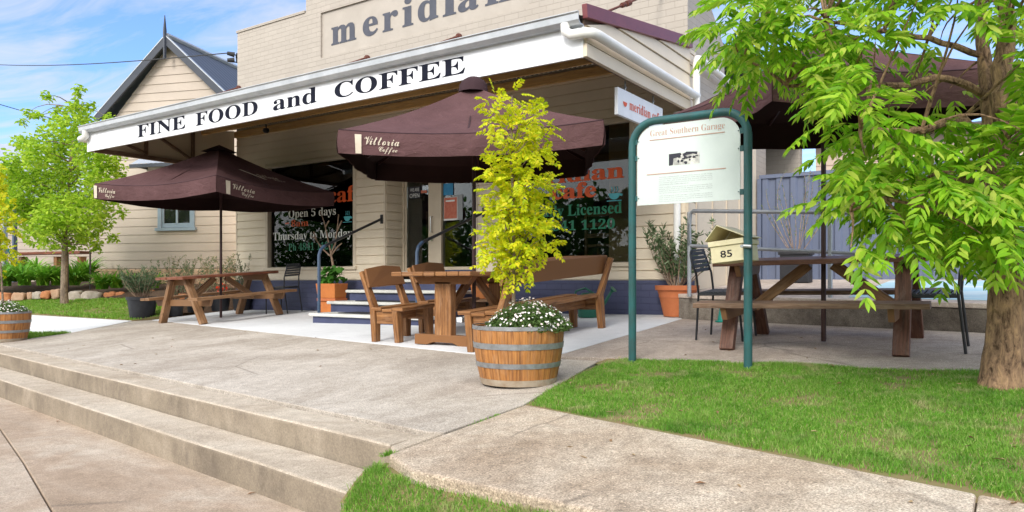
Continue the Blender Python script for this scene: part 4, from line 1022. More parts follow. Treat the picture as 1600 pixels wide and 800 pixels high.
# counter, posts and rail in front of it
tb = thing('timber_counter', 'long orange timber counter on posts behind the garden bed', 'counter', tuple(atZ(80, 420, 19.4)))
a = atZ(26, 397, 19.6); b = atZ(134, 394.5, 19.2)
mb = MB(); mb.beam(a, b, .42, .07); mb.build('counter_top', 'wood_red', tb, bevel=.006)
for px in (36, 91, 128):
    p = atZ(px, 400, 19.6 - .4 * (px - 26) / 108); mb = MB(); mb.beam(p + Vector((0, 0, -.02)), p + Vector((0, 0, -.75)), .16, .16, up=(0, 1, 0)); mb.build('leg', 'wood', tb, bevel=.006)
for i, (px, z, lab) in enumerate(((23, 18.6, 'blue painted steel post nearer the shed counter end'), (8, 19.2, 'blue painted steel post at the far left by the green hose'))):
    p = atZ(px, 420, z); t = thing('steel_post', lab, 'post', (p.x, p.y, .5), 'blue posts by the outbuilding')
    mb = MB(); mb.beam((p.x, p.y, .4), (p.x, p.y, 2.9), .09, .09, up=(0, 1, 0)); mb.build('shaft', 'bluetrim' if i else 'bluesteel', t, bevel=.005)
    mb = MB(); mb.box((p.x - .08, p.y - .08, .4), (p.x + .08, p.y + .08, .43)); mb.build('base_plate', 'galv', t)
mb = MB(); mb.beam(atZ(-60, 424, 18.0), atZ(96, 419, 17.6), .1, .12); tr = thing('edging_rail', 'low weathered timber rail above the leafy bed', 'rail', tuple(atZ(20, 430, 17.8)))
mb.build('rail', 'wood_raw', tr, bevel=.008)
for px in (-30, 60):
    p = atZ(px, 424, 17.85); mb = MB(); mb.beam(p, p + Vector((0, 0, -.6)), .09, .09, up=(0, 1, 0)); mb.build('post', 'wood_raw', tr, bevel=.005)
p = atZ(2, 408, 18.9); mb = MB()
for k in range(5): mb.tube([p + Vector((.28 * math.cos(a) * RX, .28 * math.cos(a) * RY, .33 * math.sin(a))) + Vector((-RY, RX, 0)) * (.03 * k) for a in [2 * math.pi * i / 20 for i in range(21)]], .022, 6)
tag(mb.build('garden_hose', 'greenplastic', None, org=tuple(p), smooth=True), 'coiled green garden hose at the far left edge', 'hose')
for px, zz, lab in ((141, 16.8, 'thin black garden stake at the house corner'), (106, 16.4, 'thin black garden stake behind the left tree trunk')):
    p = atZ(px, 436, zz); mb = MB(); mb.tube([(p.x, p.y, .4), (p.x, p.y, CZ + 47 * zz / F)], .022, 6); tag(mb.build('garden_stake', 'blacksteel', None, smooth=True), lab, 'stake', 'black garden stakes')

# right: blue sheet fence and the building behind it
BF = 12.0
fen = thing('blue_metal_fence', 'blue grey ribbed sheet metal fence behind the handrail', 'fence', (0, BF, .7))
mb = MB(); vs = []; fs = []; x = -3.30; pr = []
while x < 4.2:
    pr += [(x, 0), (x + .028, .03), (x + .10, .03), (x + .128, 0)]; x += .215
for a, d in pr: vs += [(a, BF - d, .72), (a, BF - d, 2.36)]
for i in range(len(pr) - 1): fs.append((2 * i, 2 * i + 2, 2 * i + 3, 2 * i + 1))
mb.add(vs, fs); mb.build('sheet_panel', 'bluefence', fen)
mb = MB(); mb.box((-3.32, BF - .05, 2.36), (4.2, BF + .03, 2.42)); mb.build('top_rail', 'bluefence', fen, bevel=.004)
for xx in (-3.32, -.6, 2.0): mb = MB(); mb.box((xx - .03, BF - .055, .7), (xx + .03, BF + .03, 2.36)); mb.build('post', 'bluefence', fen, bevel=.004)
rb = thing('rear_building', 'peach weatherboard building rising behind the blue fence', 'building', (1, 15.5, .7))
mb = MB(); mb.boards((0, 15.5, 0), (1, 0, 0), (0, -1, 0), [(-3.2, 7, .7, 3.5)], .23, .018); mb.prism([(-3.2, 15.52, 0), (7, 15.52, 0), (7, 15.52, 3.5), (-3.2, 15.52, 3.5)], (0, .1, 0)); mb.build('wall', 'board_far', rb)
mb = MB(); mb.prism([(-3.4, 15.1, 3.45), (7.2, 15.1, 3.45), (7.2, 19, 4.1), (-3.4, 19, 4.1)], (0, 0, .05)); mb.build('roof', 'roof_dark', rb)
p = atY(1233, 300, 15.45); mb = MB(); mb.box((p.x - .07, 15.38, .7), (p.x + .07, 15.47, 3.45)); mb.build('downpipe', 'pipe', rb)

# galvanised handrail on the ramp edge
gr = thing('ramp_handrail', 'galvanised two rail handrail along the raised ramp', 'handrail', (-1.5, 8.3, .56))
pa, pb, pc = atZ(1077, 330, 8.75), atZ(1297, 332, 7.75), atZ(1660, 339, 6.9)
qa, qb, qc = atZ(1077, 384, 8.75), atZ(1297, 394, 7.75), atZ(1660, 414, 6.9)
mb = MB(); mb.tube([qa, qa * .35 + pa * .65, pa * .93 + qa * .07 + Vector((.01, 0, .0)), pa + Vector((.05, -.01, 0)), pb, pc], .024, 10); mb.build('top_rail', 'galv', gr, smooth=True)
mb = MB(); mb.tube([qa, qb, qc], .022, 10); mb.build('lower_rail', 'galv', gr, smooth=True)
for p, q in ((pa, qa), (pb, qb), (pc, qc)): mb = MB(); mb.tube([(p.x, p.y, p.z - .01), (p.x, p.y, rampz(p.x, p.y) - .02)], .024, 10); mb.build('post', 'galv', gr, smooth=True)

# overhead service wires
wi = thing('overhead_wire', 'black overhead service wire running to the cafe parapet', 'wire', tuple(atZ(368, 82, 14.6)))
mb = MB(); e = atZ(355, 83, 14.6); s_ = atZ(-120, 91, 26)
mb.tube([s_.lerp(e, t) + Vector((0, 0, -.25 * math.sin(math.pi * t))) for t in [i / 16 for i in range(17)]], .011, 6); mb.build('cable', 'cable', wi, smooth=True)
w = Vector((XL + .05, 9.4, 5.15))
for dz in (0.0, .14):
    mb = MB(); q = e + Vector((0, 0, -dz)); mb.tube([w + Vector((0, 0, -dz)), q], .012, 6); mb.tube([q, q.lerp(w, .25)], [.035, .05], 10); mb.tube([q.lerp(w, .3), q.lerp(w, .5)], [.05, .03], 10); mb.build('insulator', 'cable', wi, smooth=True)
mb = MB(); mb.tube([atZ(-80, 140, 22), atZ(30, 172, 24), atZ(140, 200, 27)], .012, 6); tag(mb.build('phone_wire', 'cable', None, smooth=True), 'thin black wire crossing the sky behind the left tree', 'wire')

# ================================================================== FURNITURE
def picnic(name, label, loc, rz_, mats, L=1.75, W=.74, LEGX=.67, H=.745, SH=.42, SW=.25, SY=.66, LY=.56):
    t = thing(name, label, 'picnic table', (0, 0, 0), 'A-frame picnic tables')
    mt, ms, ml, mbk = mats
    mb = MB(); n = 5; w = (W - .008 * (n - 1)) / n
    for i in range(n):
        y = -W / 2 + w / 2 + i * (w + .008); e = random.uniform(-.008, .008); mb.beam((-L / 2 + e, y, H - .02), (L / 2 + e, y, H - .02), w, .042)
    mb.build('tabletop', mt, t, bevel=.004)
    for sy in (-1, 1):
        mb = MB()
        for k in (0, 1):
            y = sy * (SY + (k - .5) * (SW / 2 + .004)); e = random.uniform(-.012, .012); mb.beam((-L / 2 - .04 + e, y, SH - .02), (L / 2 + .04 + e, y, SH - .02), SW / 2 - .003, .042)
        mb.build('seat', ms, t, bevel=.004)
    for sx in (-1, 1):
        x = sx * LEGX
        for sy in (-1, 1):
            mb = MB(); mb.beam((x, sy * LY, 0), (x, sy * .19, H - .045), .07, .115, up=(1, 0, 0), ); mb.build('leg', ml, t, bevel=.005)
        mb = MB(); xo = x - sx * .062
        mb.prism([(xo, -SY - SW / 2 + .03, SH - .042), (xo, SY + SW / 2 - .03, SH - .042), (xo, SY + SW / 2 - .08, SH - .145), (xo, -SY - SW / 2 + .08, SH - .145)], (sx * .046, 0, 0)); mb.build('seat_bearer', mbk, t, bevel=.004)
        mb = MB(); mb.prism([(xo, -W / 2 + .03, H - .042), (xo, W / 2 - .03, H - .042), (xo, W / 2 - .09, H - .14), (xo, -W / 2 + .09, H - .14)], (sx * .046, 0, 0)); mb.build('top_bearer', mbk, t, bevel=.004)
        mb = MB(); mb.beam((x - sx * .09, .0, SH - .10), (sx * .10, 0, H - .06), .045, .09); mb.build('brace', mbk, t, bevel=.004)
    t.location = loc; t.rotation_euler = (0, 0, rz_)
    return t
def on_g(x, y): return (x, y, gz(x, y) + .001)
TILT = (R(3.7), R(-.8))
def seat_on_slope(t):
    # stand with all feet on the gently sloping paving
    nrm = Vector((-.0145, -.065, 1)).normalized(); q = Vector((0, 0, 1)).rotation_difference(nrm)
    e = (q.to_matrix() @ Matrix.Rotation(t.rotation_euler.z, 3, 'Z')).to_euler(); t.rotation_euler = e
    return t
pt2 = seat_on_slope(picnic('picnic_table', 'brown timber picnic table with orange tinted legs under the left umbrella', on_g(-10.88, 7.52), R(90), ('wood_red', 'wood_raw', 'wood_raw', 'wood_raw'), L=1.80, LEGX=.72))
pt1 = seat_on_slope(picnic('picnic_table', 'dark stained timber picnic table behind the green framed sign', on_g(-1.345, 6.80), 0, ('wood_dark', 'wood_grey', 'wood_dark', 'wood_raw'), L=1.66, LEGX=.66))

# pedestal table
pd = thing('pedestal_table', 'oiled timber pedestal table in front of the entrance steps', 'table', on_g(-4.77, 6.32))
B = BASE[pd.name]; tz = gz(-4.77, 6.32) + .715
mb = MB(); n = 7; Wt = 1.02; w = (Wt - .007 * (n - 1)) / n
for i in range(n):
    x = -4.77 - Wt / 2 + w / 2 + i * (w + .007); e = .028 * (1 - abs(i - 3) / 3) * 0 + random.uniform(-.006, .006)
    mb.beam((x, 5.60 + e, tz - .022), (x, 7.08 + e, tz - .022), w, .046)
mb.build('tabletop', 'wood', pd, bevel=.010, seg=3)
for yy, nm in ((5.86, 0), (6.80, 1)):
    mb = MB(); g0 = gz(-4.77, yy)
    mb.prism([(-5.14, yy - .05, g0), (-4.98, yy - .05, g0), (-4.90, yy - .05, g0 + .028), (-4.64, yy - .05, g0 + .028), (-4.56, yy - .05, g0), (-4.40, yy - .05, g0), (-4.40, yy - .05, g0 + .105), (-5.14, yy - .05, g0 + .105)], (0, .10, 0)); mb.build('foot', 'wood', pd, bevel=.005)
    mb = MB(); mb.beam((-4.77, yy, g0 + .10), (-4.77, yy, tz - .10), .21, .09, up=(0, 1, 0)); mb.build('pedestal', 'wood', pd, bevel=.005)
    mb = MB(); mb.prism([(-5.16, yy - .045, tz - .046), (-4.38, yy - .045, tz - .046), (-4.46, yy - .045, tz - .125), (-5.08, yy - .045, tz - .125)], (0, .09, 0)); mb.build('top_bearer', 'wood', pd, bevel=.005)
    mb = MB(); sg = 1 if yy < 6.3 else -1; mb.beam((-4.77, yy + sg * .05, g0 + .32), (-4.77, yy + sg * .42, tz - .06), .045, .09); mb.build('brace', 'wood', pd, bevel=.004)

def wood_seat(name, label, cat, W, D=.42, SH=.375, BH=.80, group=None):
    """rustic slab-back chair or bench, faces +X, width along Y, origin at floor centre"""
    t = thing(name, label, cat, (0, 0, 0), group)
    for sy in (-1, 1):
        y = sy * (W / 2 - .05)
        mb = MB(); mb.beam((D / 2 - .05, y, 0), (D / 2 - .05, y, SH - .035), .065, .075, up=(0, 1, 0), w1=.075, h1=.105); mb.build('front_leg', 'wood', t, bevel=.005)
        mb = MB(); mb.beam((-D / 2 + .03, y, 0), (-D / 2 + .045, y, SH - .0), .065, .075, up=(0, 1, 0), w1=.07, h1=.10); mb.beam((-D / 2 + .045, y, SH - .03), (-D / 2 - .12, y, BH - .03), .06, .085, up=(0, 1, 0), w1=.05, h1=.06); mb.build('back_post', 'wood', t, bevel=.005)
        mb = MB(); mb.box((-D / 2 + .085, y - .028, SH - .175), (D / 2 - .10, y + .028, SH - .037)); mb.build('side_rail', 'wood', t, bevel=.004)
    mb = MB(); n = 3; w = (D + .04) / n
    for i in range(n):
        x = -D / 2 + .03 + w / 2 + i * w; c = -.012 if i == 1 else (.0 if i else .004)
        mb.beam((x, -W / 2, SH - .018 + c), (x, W / 2, SH - .018 + c), w - .006, .036)
    mb.build('seat', 'wood', t, bevel=.008, seg=3)
    mb = MB(); x0 = -D / 2 - .045; x1 = -D / 2 - .105
    mb.prism([(x0 + .035, -W / 2 + .01, BH - .21), (x0 + .035, W / 2 - .01, BH - .21), (x1 + .035, W / 2 - .025, BH - .005), (x1 + .04, 0, BH + .02), (x1 + .035, -W / 2 + .025, BH - .005)], (.03, 0, .008)); mb.build('backrest', 'wood', t, bevel=.006)
    mb = MB(); mb.beam((0, -W / 2 + .1, SH - .10), (0, W / 2 - .1, SH - .10), .05, .09); mb.build('stretcher', 'wood', t, bevel=.004)
    return t
ch = wood_seat('wooden_chair', 'slab back timber chair at the near left of the pedestal table', 'chair', .60, group='timber seats round the pedestal table')
ch.location = on_g(-5.59, 6.14)
c2 = dup(ch, on_g(-5.60, 6.93), R(0), 'slab back timber chair half hidden behind the pedestal table', 'timber seats round the pedestal table')
bn = wood_seat('wooden_bench', 'long timber bench with slab backrest behind the yellow tree', 'bench', 2.05, .44, .385, .82, 'timber seats round the pedestal table')
bn.location = on_g(-4.02, 6.52); bn.rotation_euler = (0, 0, R(180))
for t in (ch, c2, bn): seat_on_slope(t)

def metal_chair(label):
    """slim steel chair, faces +X"""
    t = thing('metal_chair', label, 'chair', (0, 0, 0), 'black metal chairs')
    for sy in (-1, 1):
        y = sy * .21
        mb = MB(); mb.tube([(.20, y, 0), (.17, y, .44)], .011, 8); mb.build('front_leg', 'blacksteel', t, smooth=True)
        mb = MB(); mb.tube([(-.24, y, 0), (-.20, y, .44), (-.215, y, .62), (-.25, y, .72), (-.27, y * .93, .80), (-.275, y * .8, .835)], .011, 8); mb.build('back_leg', 'blacksteel', t, smooth=True)
        mb = MB(); mb.tube([(.175, y, .43), (-.205, y, .43)], .010, 8); mb.build('side_rail', 'blacksteel', t, smooth=True)
    mb = MB()
    for i in range(9):
        x = -.17 + i * .044; mb.beam((x, -.215, .452), (x, .215, .452), .030, .010)
    for y in (-.2, .2): mb.beam((-.2, y, .443), (.2, y, .443), .03, .012)
    mb.build('seat', 'chairmetal', t, bevel=.003)
    mb = MB()
    for i in range(5):
        z = .655 + i * .040; x = -.228 - (z - .62) * .21; mb.beam((x, -.205, z), (x, .205, z), .008, .034)
    mb.beam((-.27, -.18, .845), (-.27, .18, .845), .014, .02)
    mb.build('backrest', 'chairmetal', t, bevel=.003)
    return t
m1 = metal_chair('charcoal metal chair at the left end of the dark picnic table')
m1.location = on_g(-2.23, 6.99)
m2 = dup(m1, on_g(-.52, 6.71), R(180), 'slatted black metal chair beside the right tree trunk', 'black metal chairs')
p = atG(452, 488); m3 = dup(m1, on_g(-10.62, 8.55), R(195), 'charcoal metal chair against the navy plinth below the left shop window', 'black metal chairs')
for t in (m1, m2, m3): seat_on_slope(t)
# ladder-back chair inside the cafe
ic = thing('ladder_back_chair', 'brown ladder back chair inside behind the right shop window', 'chair', (-5.1, 9.9, .81))
mb = MB()
for y in (-.22, .22):
    mb.beam((-5.1 + y, 9.9, .81), (-5.1 + y, 9.9, 1.80), .04, .04, up=(0, 1, 0)); mb.beam((-5.1 + y, 10.3, .81), (-5.1 + y, 10.3, 1.26), .04, .04, up=(0, 1, 0))
mb.build('frame', 'wood', ic)
mb = MB()
for z in (1.42, 1.58, 1.74): mb.beam((-5.3, 9.9, z), (-4.9, 9.9, z), .02, .06)
mb.build('back_slats', 'wood', ic)
mb = MB(); mb.box((-5.33, 9.88, 1.25), (-4.87, 10.33, 1.29)); mb.build('seat', 'wood', ic, bevel=.006)

# ================================================================== UMBRELLAS
def umbrella(label, corners, zc, apex, pole_xy, hv, sag, logos=(), cap='dome', ground=None):
    """corners counter-clockwise from the front left, as (x, y)"""
    px, py = pole_xy; g0 = gz(px, py) if ground is None else ground
    t = thing('market_umbrella', label, 'umbrella', (px, py, g0), 'maroon market umbrellas')
    Cn = [Vector((c[0], c[1], zc if len(c) < 3 else c[2])) for c in corners]; A = Vector((sum(c.x for c in Cn) / 4, sum(c.y for c in Cn) / 4, apex))
    NS, NTT = 16, 10; mb = MB(); edges = []
    for i in range(4):
        a, b = Cn[i], Cn[(i + 1) % 4]; vs = []; fs = []; E = []
        for s in range(NS + 1):
            f = s / NS; sg = 4 * f * (1 - f)
            e = a.lerp(b, f); ctr = (Cn[0] + Cn[2]) / 2; inw = Vector((ctr.x - e.x, ctr.y - e.y, 0))
            e = e + inw * (.035 * sg) + Vector((0, 0, -sag * sg)); E.append(e)
            for k in range(NTT + 1):
                u = .06 + .94 * k / NTT; p = A.lerp(e, u) + Vector((0, 0, -.05 * math.sin(math.pi * u) * (1 + .6 * sg)))
                vs.append(p)
        for s in range(NS):
            for k in range(NTT):
                q = s * (NTT + 1) + k; fs.append((q, q + 1, q + NTT + 2, q + NTT + 1))
        mb.add(vs, fs); edges.append(E)
    can = mb.build('canopy', 'cloth', t, smooth=True, angle=20)
    ml = MB(); ml.add([(v[0], v[1], v[2] - .012) for v in mb.v], mb.f); ml.build('shade_sheet', 'shade_sheet', t, smooth=True, angle=20)  # added sheet that paints the shaded underside of the canopy
    mbh = MB()
    for i in range(4):
        E = edges[i]; mb = MB(); vs = []; fs = []; n = len(E)
        ctr = (Cn[0] + Cn[2]) / 2
        for s, e in enumerate(E):
            f = s / (n - 1); o = Vector((e.x - ctr.x, e.y - ctr.y, 0)).normalized()
            w = .012 * math.sin(f * 17 + i) + .008 * math.sin(f * 41 + i * 2)
            for k in range(4):
                u = k / 3; vs.append(e + Vector((0, 0, -hv * u * (1 - .06 * math.sin(math.pi * f)))) + o * (.006 + w * u + .012 * math.sin(math.pi * u)))
        for s in range(n - 1):
            for k in range(3): q = s * 4 + k; fs.append((q, q + 1, q + 5, q + 4))
        mb.add(vs, fs); va = mb.build('valance', 'cloth', t, smooth=True, angle=60)
        ml = MB(); ml.add([(v[0] + (ctr.x - v[0]) * .010, v[1] + (ctr.y - v[1]) * .010, v[2] + .003) for v in vs], fs); ml.build('valance_shade_sheet', 'shade_sheet', va, smooth=True, angle=60)  # same painted shade on the inner face of the valance
        mbh.tube([e + Vector((0, 0, .004)) for e in E], .007, 5)
    mbh.build('hem_piping', 'clothdk', t, smooth=True)
    # ribs and struts under the cloth
    hub = Vector((px, py, apex - .07)); run = Vector((px, py, zc + .12))
    for c in Cn:
        r = A.lerp(c, .97) + Vector((0, 0, -.045)); mb = MB(); mb.beam(hub, r, .016, .026); rb_ = mb.build('rib', 'pole', t)
        mb = MB(); mb.beam(run, A.lerp(c, .52) + Vector((0, 0, -.09)), .014, .02); mb.build('strut', 'pole', rb_)
    for i in range(4):
        m = edges[i][NS // 2]; r = A.lerp(m, .97) + Vector((0, 0, -.045)); mb = MB(); mb.beam(hub, r, .016, .026); mb.build('rib', 'pole', t)
    mb = MB(); mb.tube([(px, py, g0 + .02), (px, py, apex - .02)], .021, 12); po = mb.build('pole', 'pole', t, smooth=True)
    mb = MB(); mb.lathe([(0, 0), (.05, 0), (.05, .09), (.03, .10)], (px, py, run.z - .05), 12); mb.build('runner', 'blacksteel', po, smooth=True)
    if cap == 'dome':
        mb = MB(); mb.lathe([(.155, -.07), (.145, .0), (.115, .05), (.06, .085), (0, .095)], (A.x, A.y, apex), 16); mb.build('cap', 'clothdk', t, smooth=True)
    else:
        mb = MB(); q = [A.lerp(c, .16) + Vector((0, 0, .035)) for c in Cn]; tp = A + Vector((0, 0, .05)); mb.add(q + [tp], [(0, 1, 4), (1, 2, 4), (2, 3, 4), (3, 0, 4)]); mb.build('cap', 'clothdk', t)
    # printed words on the valances: (side, start along side, kind)
    for side, f0, f1, flip in logos:
        a, b = Cn[side], Cn[(side + 1) % 4]; ux = (b - a); L = ux.length; ux.normalize(); E = edges[side]
        e0 = E[round(f0 * NS)]; e1 = E[round(f1 * NS)]; ux = (e1 - e0).normalized(); w = (e1 - e0).length
        out = Vector((ux.y, -ux.x, 0)).normalized(); down = -hv * .96
        o = e0 + out * .026
        uz = Vector((0, 0, 1))
        mb = MB(); mb.add([o + ux * 0 + uz * (-.03), o + ux * (w * .14) + uz * (-.03), o + ux * (w * .14) + uz * down, o + ux * (w * .02) + uz * down], [(0, 1, 2, 3)]); mb.build('logo_block', 'cream_p', t)
        letters('lettering', [(script('Vittoria'), w * .20, w * .92, -hv * .56, -hv * .20), (script('Coffee'), w * .50, w * .88, -hv * .92, -hv * .62)], 'cream_p', t, o, ux, uz, out, .002)
    return t, A, Cn
def cxy(a, b): p = cw(a, b); return (p.x, p.y)
u1, A1, C1 = umbrella('maroon umbrella over the pedestal table behind the yellow tree', [cxy(-1.60, 6.84), cxy(.79, 6.43), cxy(.83, 8.35), cxy(-1.60, 8.70)], 2.14, 2.74, (-4.63, 6.16), .215, .07, [(0, .06, .25, 0)], 'dome')
u2, A2, C2 = umbrella('maroon umbrella over the left picnic table', [cxy(-6.56, 11.64), cxy(-4.29, 10.72), cxy(-3.08, 12.75), cxy(-5.35, 13.6)], 2.27, 2.93, (-10.9, 7.50), .235, .085, [(1, .06, .31, 0), (0, .0, .19, 0)], 'peak')
# large printed mark on the sloping cloth of the left umbrella
a, b = C2[1], C2[2]; m0 = a.lerp(b, .32); m1_ = a.lerp(b, .62); s0 = m0.lerp(A2, .30); s1 = m1_.lerp(A2, .30); ux = (s1 - s0).normalized(); uz = (A2 - a.lerp(b, .5)).normalized(); nn = ux.cross(uz).normalized()
if nn.z < 0: nn = -nn
o = m0.lerp(A2, .16) + nn * .02 - Vector((0, 0, .045))
mb = MB(); Lw = (s1 - s0).length
mb.add([o + ux * .0 + uz * .30, o + ux * .05 + uz * .30, o + ux * .30 + uz * .0, o + ux * .25 + uz * .0], [(0, 1, 2, 3)])
mb.build('logo_block', 'cream_p', u2)
letters('lettering', [(script('Vittoria'), .22, .60, .06, .20), (script('Coffee'), .46, .68, -.03, .05)], 'cream_p', u2, o, ux, uz, nn, .004)
u3, A3, C3 = umbrella('maroon umbrella behind the green sign and the right tree', [cxy(1.94, 5.50), cxy(3.85, 5.50), cxy(3.50, 7.3), cxy(1.515, 7.3)], 2.36, 2.86, (-1.345, 6.82), .28, .06, [], 'peak', gz(-1.345, 6.82))

# ================================================================== SIGN, LETTERBOX, BARRELS, POTS
SY_ = 5.455
sg = thing('garage_sign', 'white history sign in a rounded green pipe frame on the lawn', 'sign', (-2.05, SY_, gz(-2.05, SY_)))
sx0, sx1, stz = -2.515, -1.595, 2.005
mb = MB(); rr = .19; pts = [(sx0, SY_, gz(sx0, SY_) - .02)]
pts += [(sx0, SY_, stz - rr)] + [(sx0 + rr - rr * math.cos(a), SY_, stz - rr + rr * math.sin(a)) for a in [R(15 * k) for k in range(1, 6)]] + [(sx0 + rr, SY_, stz), (sx1 - rr, SY_, stz)]
pts += [(sx1 - rr + rr * math.sin(a), SY_, stz - rr + rr * math.cos(a)) for a in [R(15 * k) for k in range(1, 6)]] + [(sx1, SY_, stz - rr), (sx1, SY_, gz(sx1, SY_) - .02)]
mb.tube(pts, .031, 16); mb.build('frame', 'greensteel', sg, smooth=True, angle=50)
p0, p1, pz0, pz1 = sx0 + .045, sx1 - .055, 1.345, 1.965
mb = MB(); r2 = .15; yy = SY_ - .006; q = [(p0, yy, pz0), (p1, yy, pz0)]
q += [(p1 - r2 + r2 * math.cos(a), yy, pz1 - r2 + r2 * math.sin(a)) for a in [R(10 * k) for k in range(0, 10)]] + [(p0 + r2 - r2 * math.sin(a), yy, pz1 - r2 + r2 * math.cos(a)) for a in [R(10 * k) for k in range(0, 10)]]
mb.prism(q, (0, .008, 0)); pn = mb.build('sign_panel', 'panel', sg)
SP = lambda fx_, fy_: (p0 + fx_ * (p1 - p0), pz0 + fy_ * (pz1 - pz0))
def onpanel(items, mat, name='lettering'): return letters(name, items, mat, pn, (0, yy, 0), (1, 0, 0), (0, 0, 1), (0, -1, 0), .002)
a = SP(.135, .855); b = SP(.86, .93)
onpanel([(bold('Great Southern Garage'), a[0], b[0], SP(0, .845)[1], SP(0, .945)[1], -.012)], 'signpink')
mb = MB()
for f0, f1, z in ((.13, .86, .82), (.10, .87, .385)):
    mb.box((SP(f0, z)[0], yy - .003, SP(0, z)[1] - .003), (SP(f1, z)[0], yy - .0005, SP(0, z)[1] + .003))
mb.build('rule_line', 'signpink', pn)
rw = random.Random(4); words_ = 'the garage was built here by the family and sold petrol oil and tyres to the town for many years before it was a cafe with good coffee and food'.split()
items = []; z = .345
for ln in range(13):
    if ln in (5, 9): z -= .012
    wd = .52 if ln not in (4, 8, 12) else rw.uniform(.25, .45)
    items.append((' '.join(rw.choice(words_) for _ in range(9)), SP(.225, 0)[0], SP(.225 + wd, 0)[0], SP(0, z - .013)[1], SP(0, z)[1])); z -= .0235
onpanel(items, 'signgrey', 'small_print')
# faded old photograph printed on the panel: light ground with dark smudges
mb = MB(); rp_ = random.Random(12)
fx0, fx1, fz0, fz1 = .325, .625, .47, .625
def blob(cx_, cz_, rx_, rz__, n=11, k=0):
    mb.add([(SP(cx_ + rx_ * (1 + .35 * rp_.uniform(-1, 1)) * math.cos(2 * math.pi * i / n), 0)[0], yy - .0012 - .0003 * k, SP(0, cz_ + rz__ * (1 + .35 * rp_.uniform(-1, 1)) * math.sin(2 * math.pi * i / n))[1]) for i in range(n)], [tuple(range(n))])
mb.add([(SP(a_, 0)[0], yy - .001, SP(0, b_)[1]) for a_, b_ in ((.325, .475), (.365, .48), (.372, .56), (.43, .575), (.45, .60), (.44, .625), (.325, .62))], [(0, 1, 2, 3, 4, 5, 6)])
mb.add([(SP(a_, 0)[0], yy - .0013, SP(0, b_)[1]) for a_, b_ in ((.47, .61), (.475, .585), (.56, .60), (.60, .585), (.605, .62), (.50, .632))], [(0, 1, 2, 3, 4, 5)])
for i in range(16): blob(rp_.uniform(.37, .61), rp_.uniform(.49, .60), rp_.uniform(.006, .018), rp_.uniform(.006, .02), k=i + 2)
mb.build('printed_photo', 'black', pn)
mb = MB(); mb.add([(SP(a_, 0)[0], yy - .0007, SP(0, b_)[1]) for a_, b_ in ((.325, .475), (.625, .475), (.625, .61), (.325, .625))], [(0, 1, 2, 3)]); mb.build('photo_ground', 'photo_pale', pn)
mb = MB()
for z in (1.40, 1.72, 1.85):
    for xx in (p0 + .012, p1 - .012): mb.lathe([(0, 0), (.006, 0), (.006, .004), (0, .005)], (xx, yy - .003, z), 8)
    mb.box((p1 - .002, SY_ - .012, z - .02), (sx1 - .03, SY_ + .012, z + .02)); mb.box((sx0 + .03, SY_ - .012, z - .02), (p0 + .002, SY_ + .012, z + .02))
mb.build('bracket', 'greensteel', sg)

lb = thing('letterbox', 'cream metal letterbox with a gable lid numbered 85', 'letterbox', tuple(atZ(1136, 411, 5.62)))
a = atZ(1112, 412, 5.66); b = atZ(1163, 404, 5.50); ux = Vector((b.x - a.x, b.y - a.y, 0)); W_ = ux.length; ux.normalize(); dn = Vector((-ux.y, ux.x, 0)); tl = Vector((ux.x, ux.y, .10)).normalized()
o = a; H_ = .125; Dp = .30; up = Vector((-tl.z * ux.x, -tl.z * ux.y, 1)).normalized()
mb = MB(); P = lambda x, y, z: o + tl * x + dn * y + up * z
mb.prism([P(0, 0, 0), P(W_, 0, 0), P(W_, 0, H_), P(0, 0, H_)], dn * Dp); bd = mb.build('box', 'letterbox', lb, bevel=.004)
mb = MB(); mb.prism([P(-.012, -.012, H_), P(W_ + .012, -.012, H_), P(W_ + .012, -.012, H_ + .04), P(-.012, -.012, H_ + .04)], dn * (Dp + .02)); mb.build('rim', 'letterbox', lb, bevel=.003)
# open-ended gable lid, tipped towards the rear
mb = MB(); th = .004
ridge = [P(.075, -.02, H_ + .155), P(.075, Dp + .02, H_ + .155)]
for xa in (-.03, W_ + .03):
    e0 = P(xa, -.02, H_ + .045); e1 = P(xa, Dp + .02, H_ + .045); mb.prism([e0, ridge[0], ridge[1], e1], up * .006)
mb.prism([P(-.02, Dp, H_ + .045), P(W_ + .02, Dp, H_ + .045), P(.075, Dp, H_ + .15)], dn * .004)
mb.build('lid', 'letterbox', lb)
letters('number', [('85', W_ * .30, W_ * .66, .035, .088, .008)], 'letter_black', bd, o, tl, up, -dn, .003)
mb = MB(); mb.tube([(sx1 - .02, SY_ - .045, 1.0), (sx1 + .035, SY_ - .04, .995)], .014, 8); mb.tube([(sx1 - .035, SY_ - .04, 1.0), (sx1 - .045, SY_ + .12, 1.0)], .012, 8); mb.build('clamp', 'galv', lb, smooth=True)

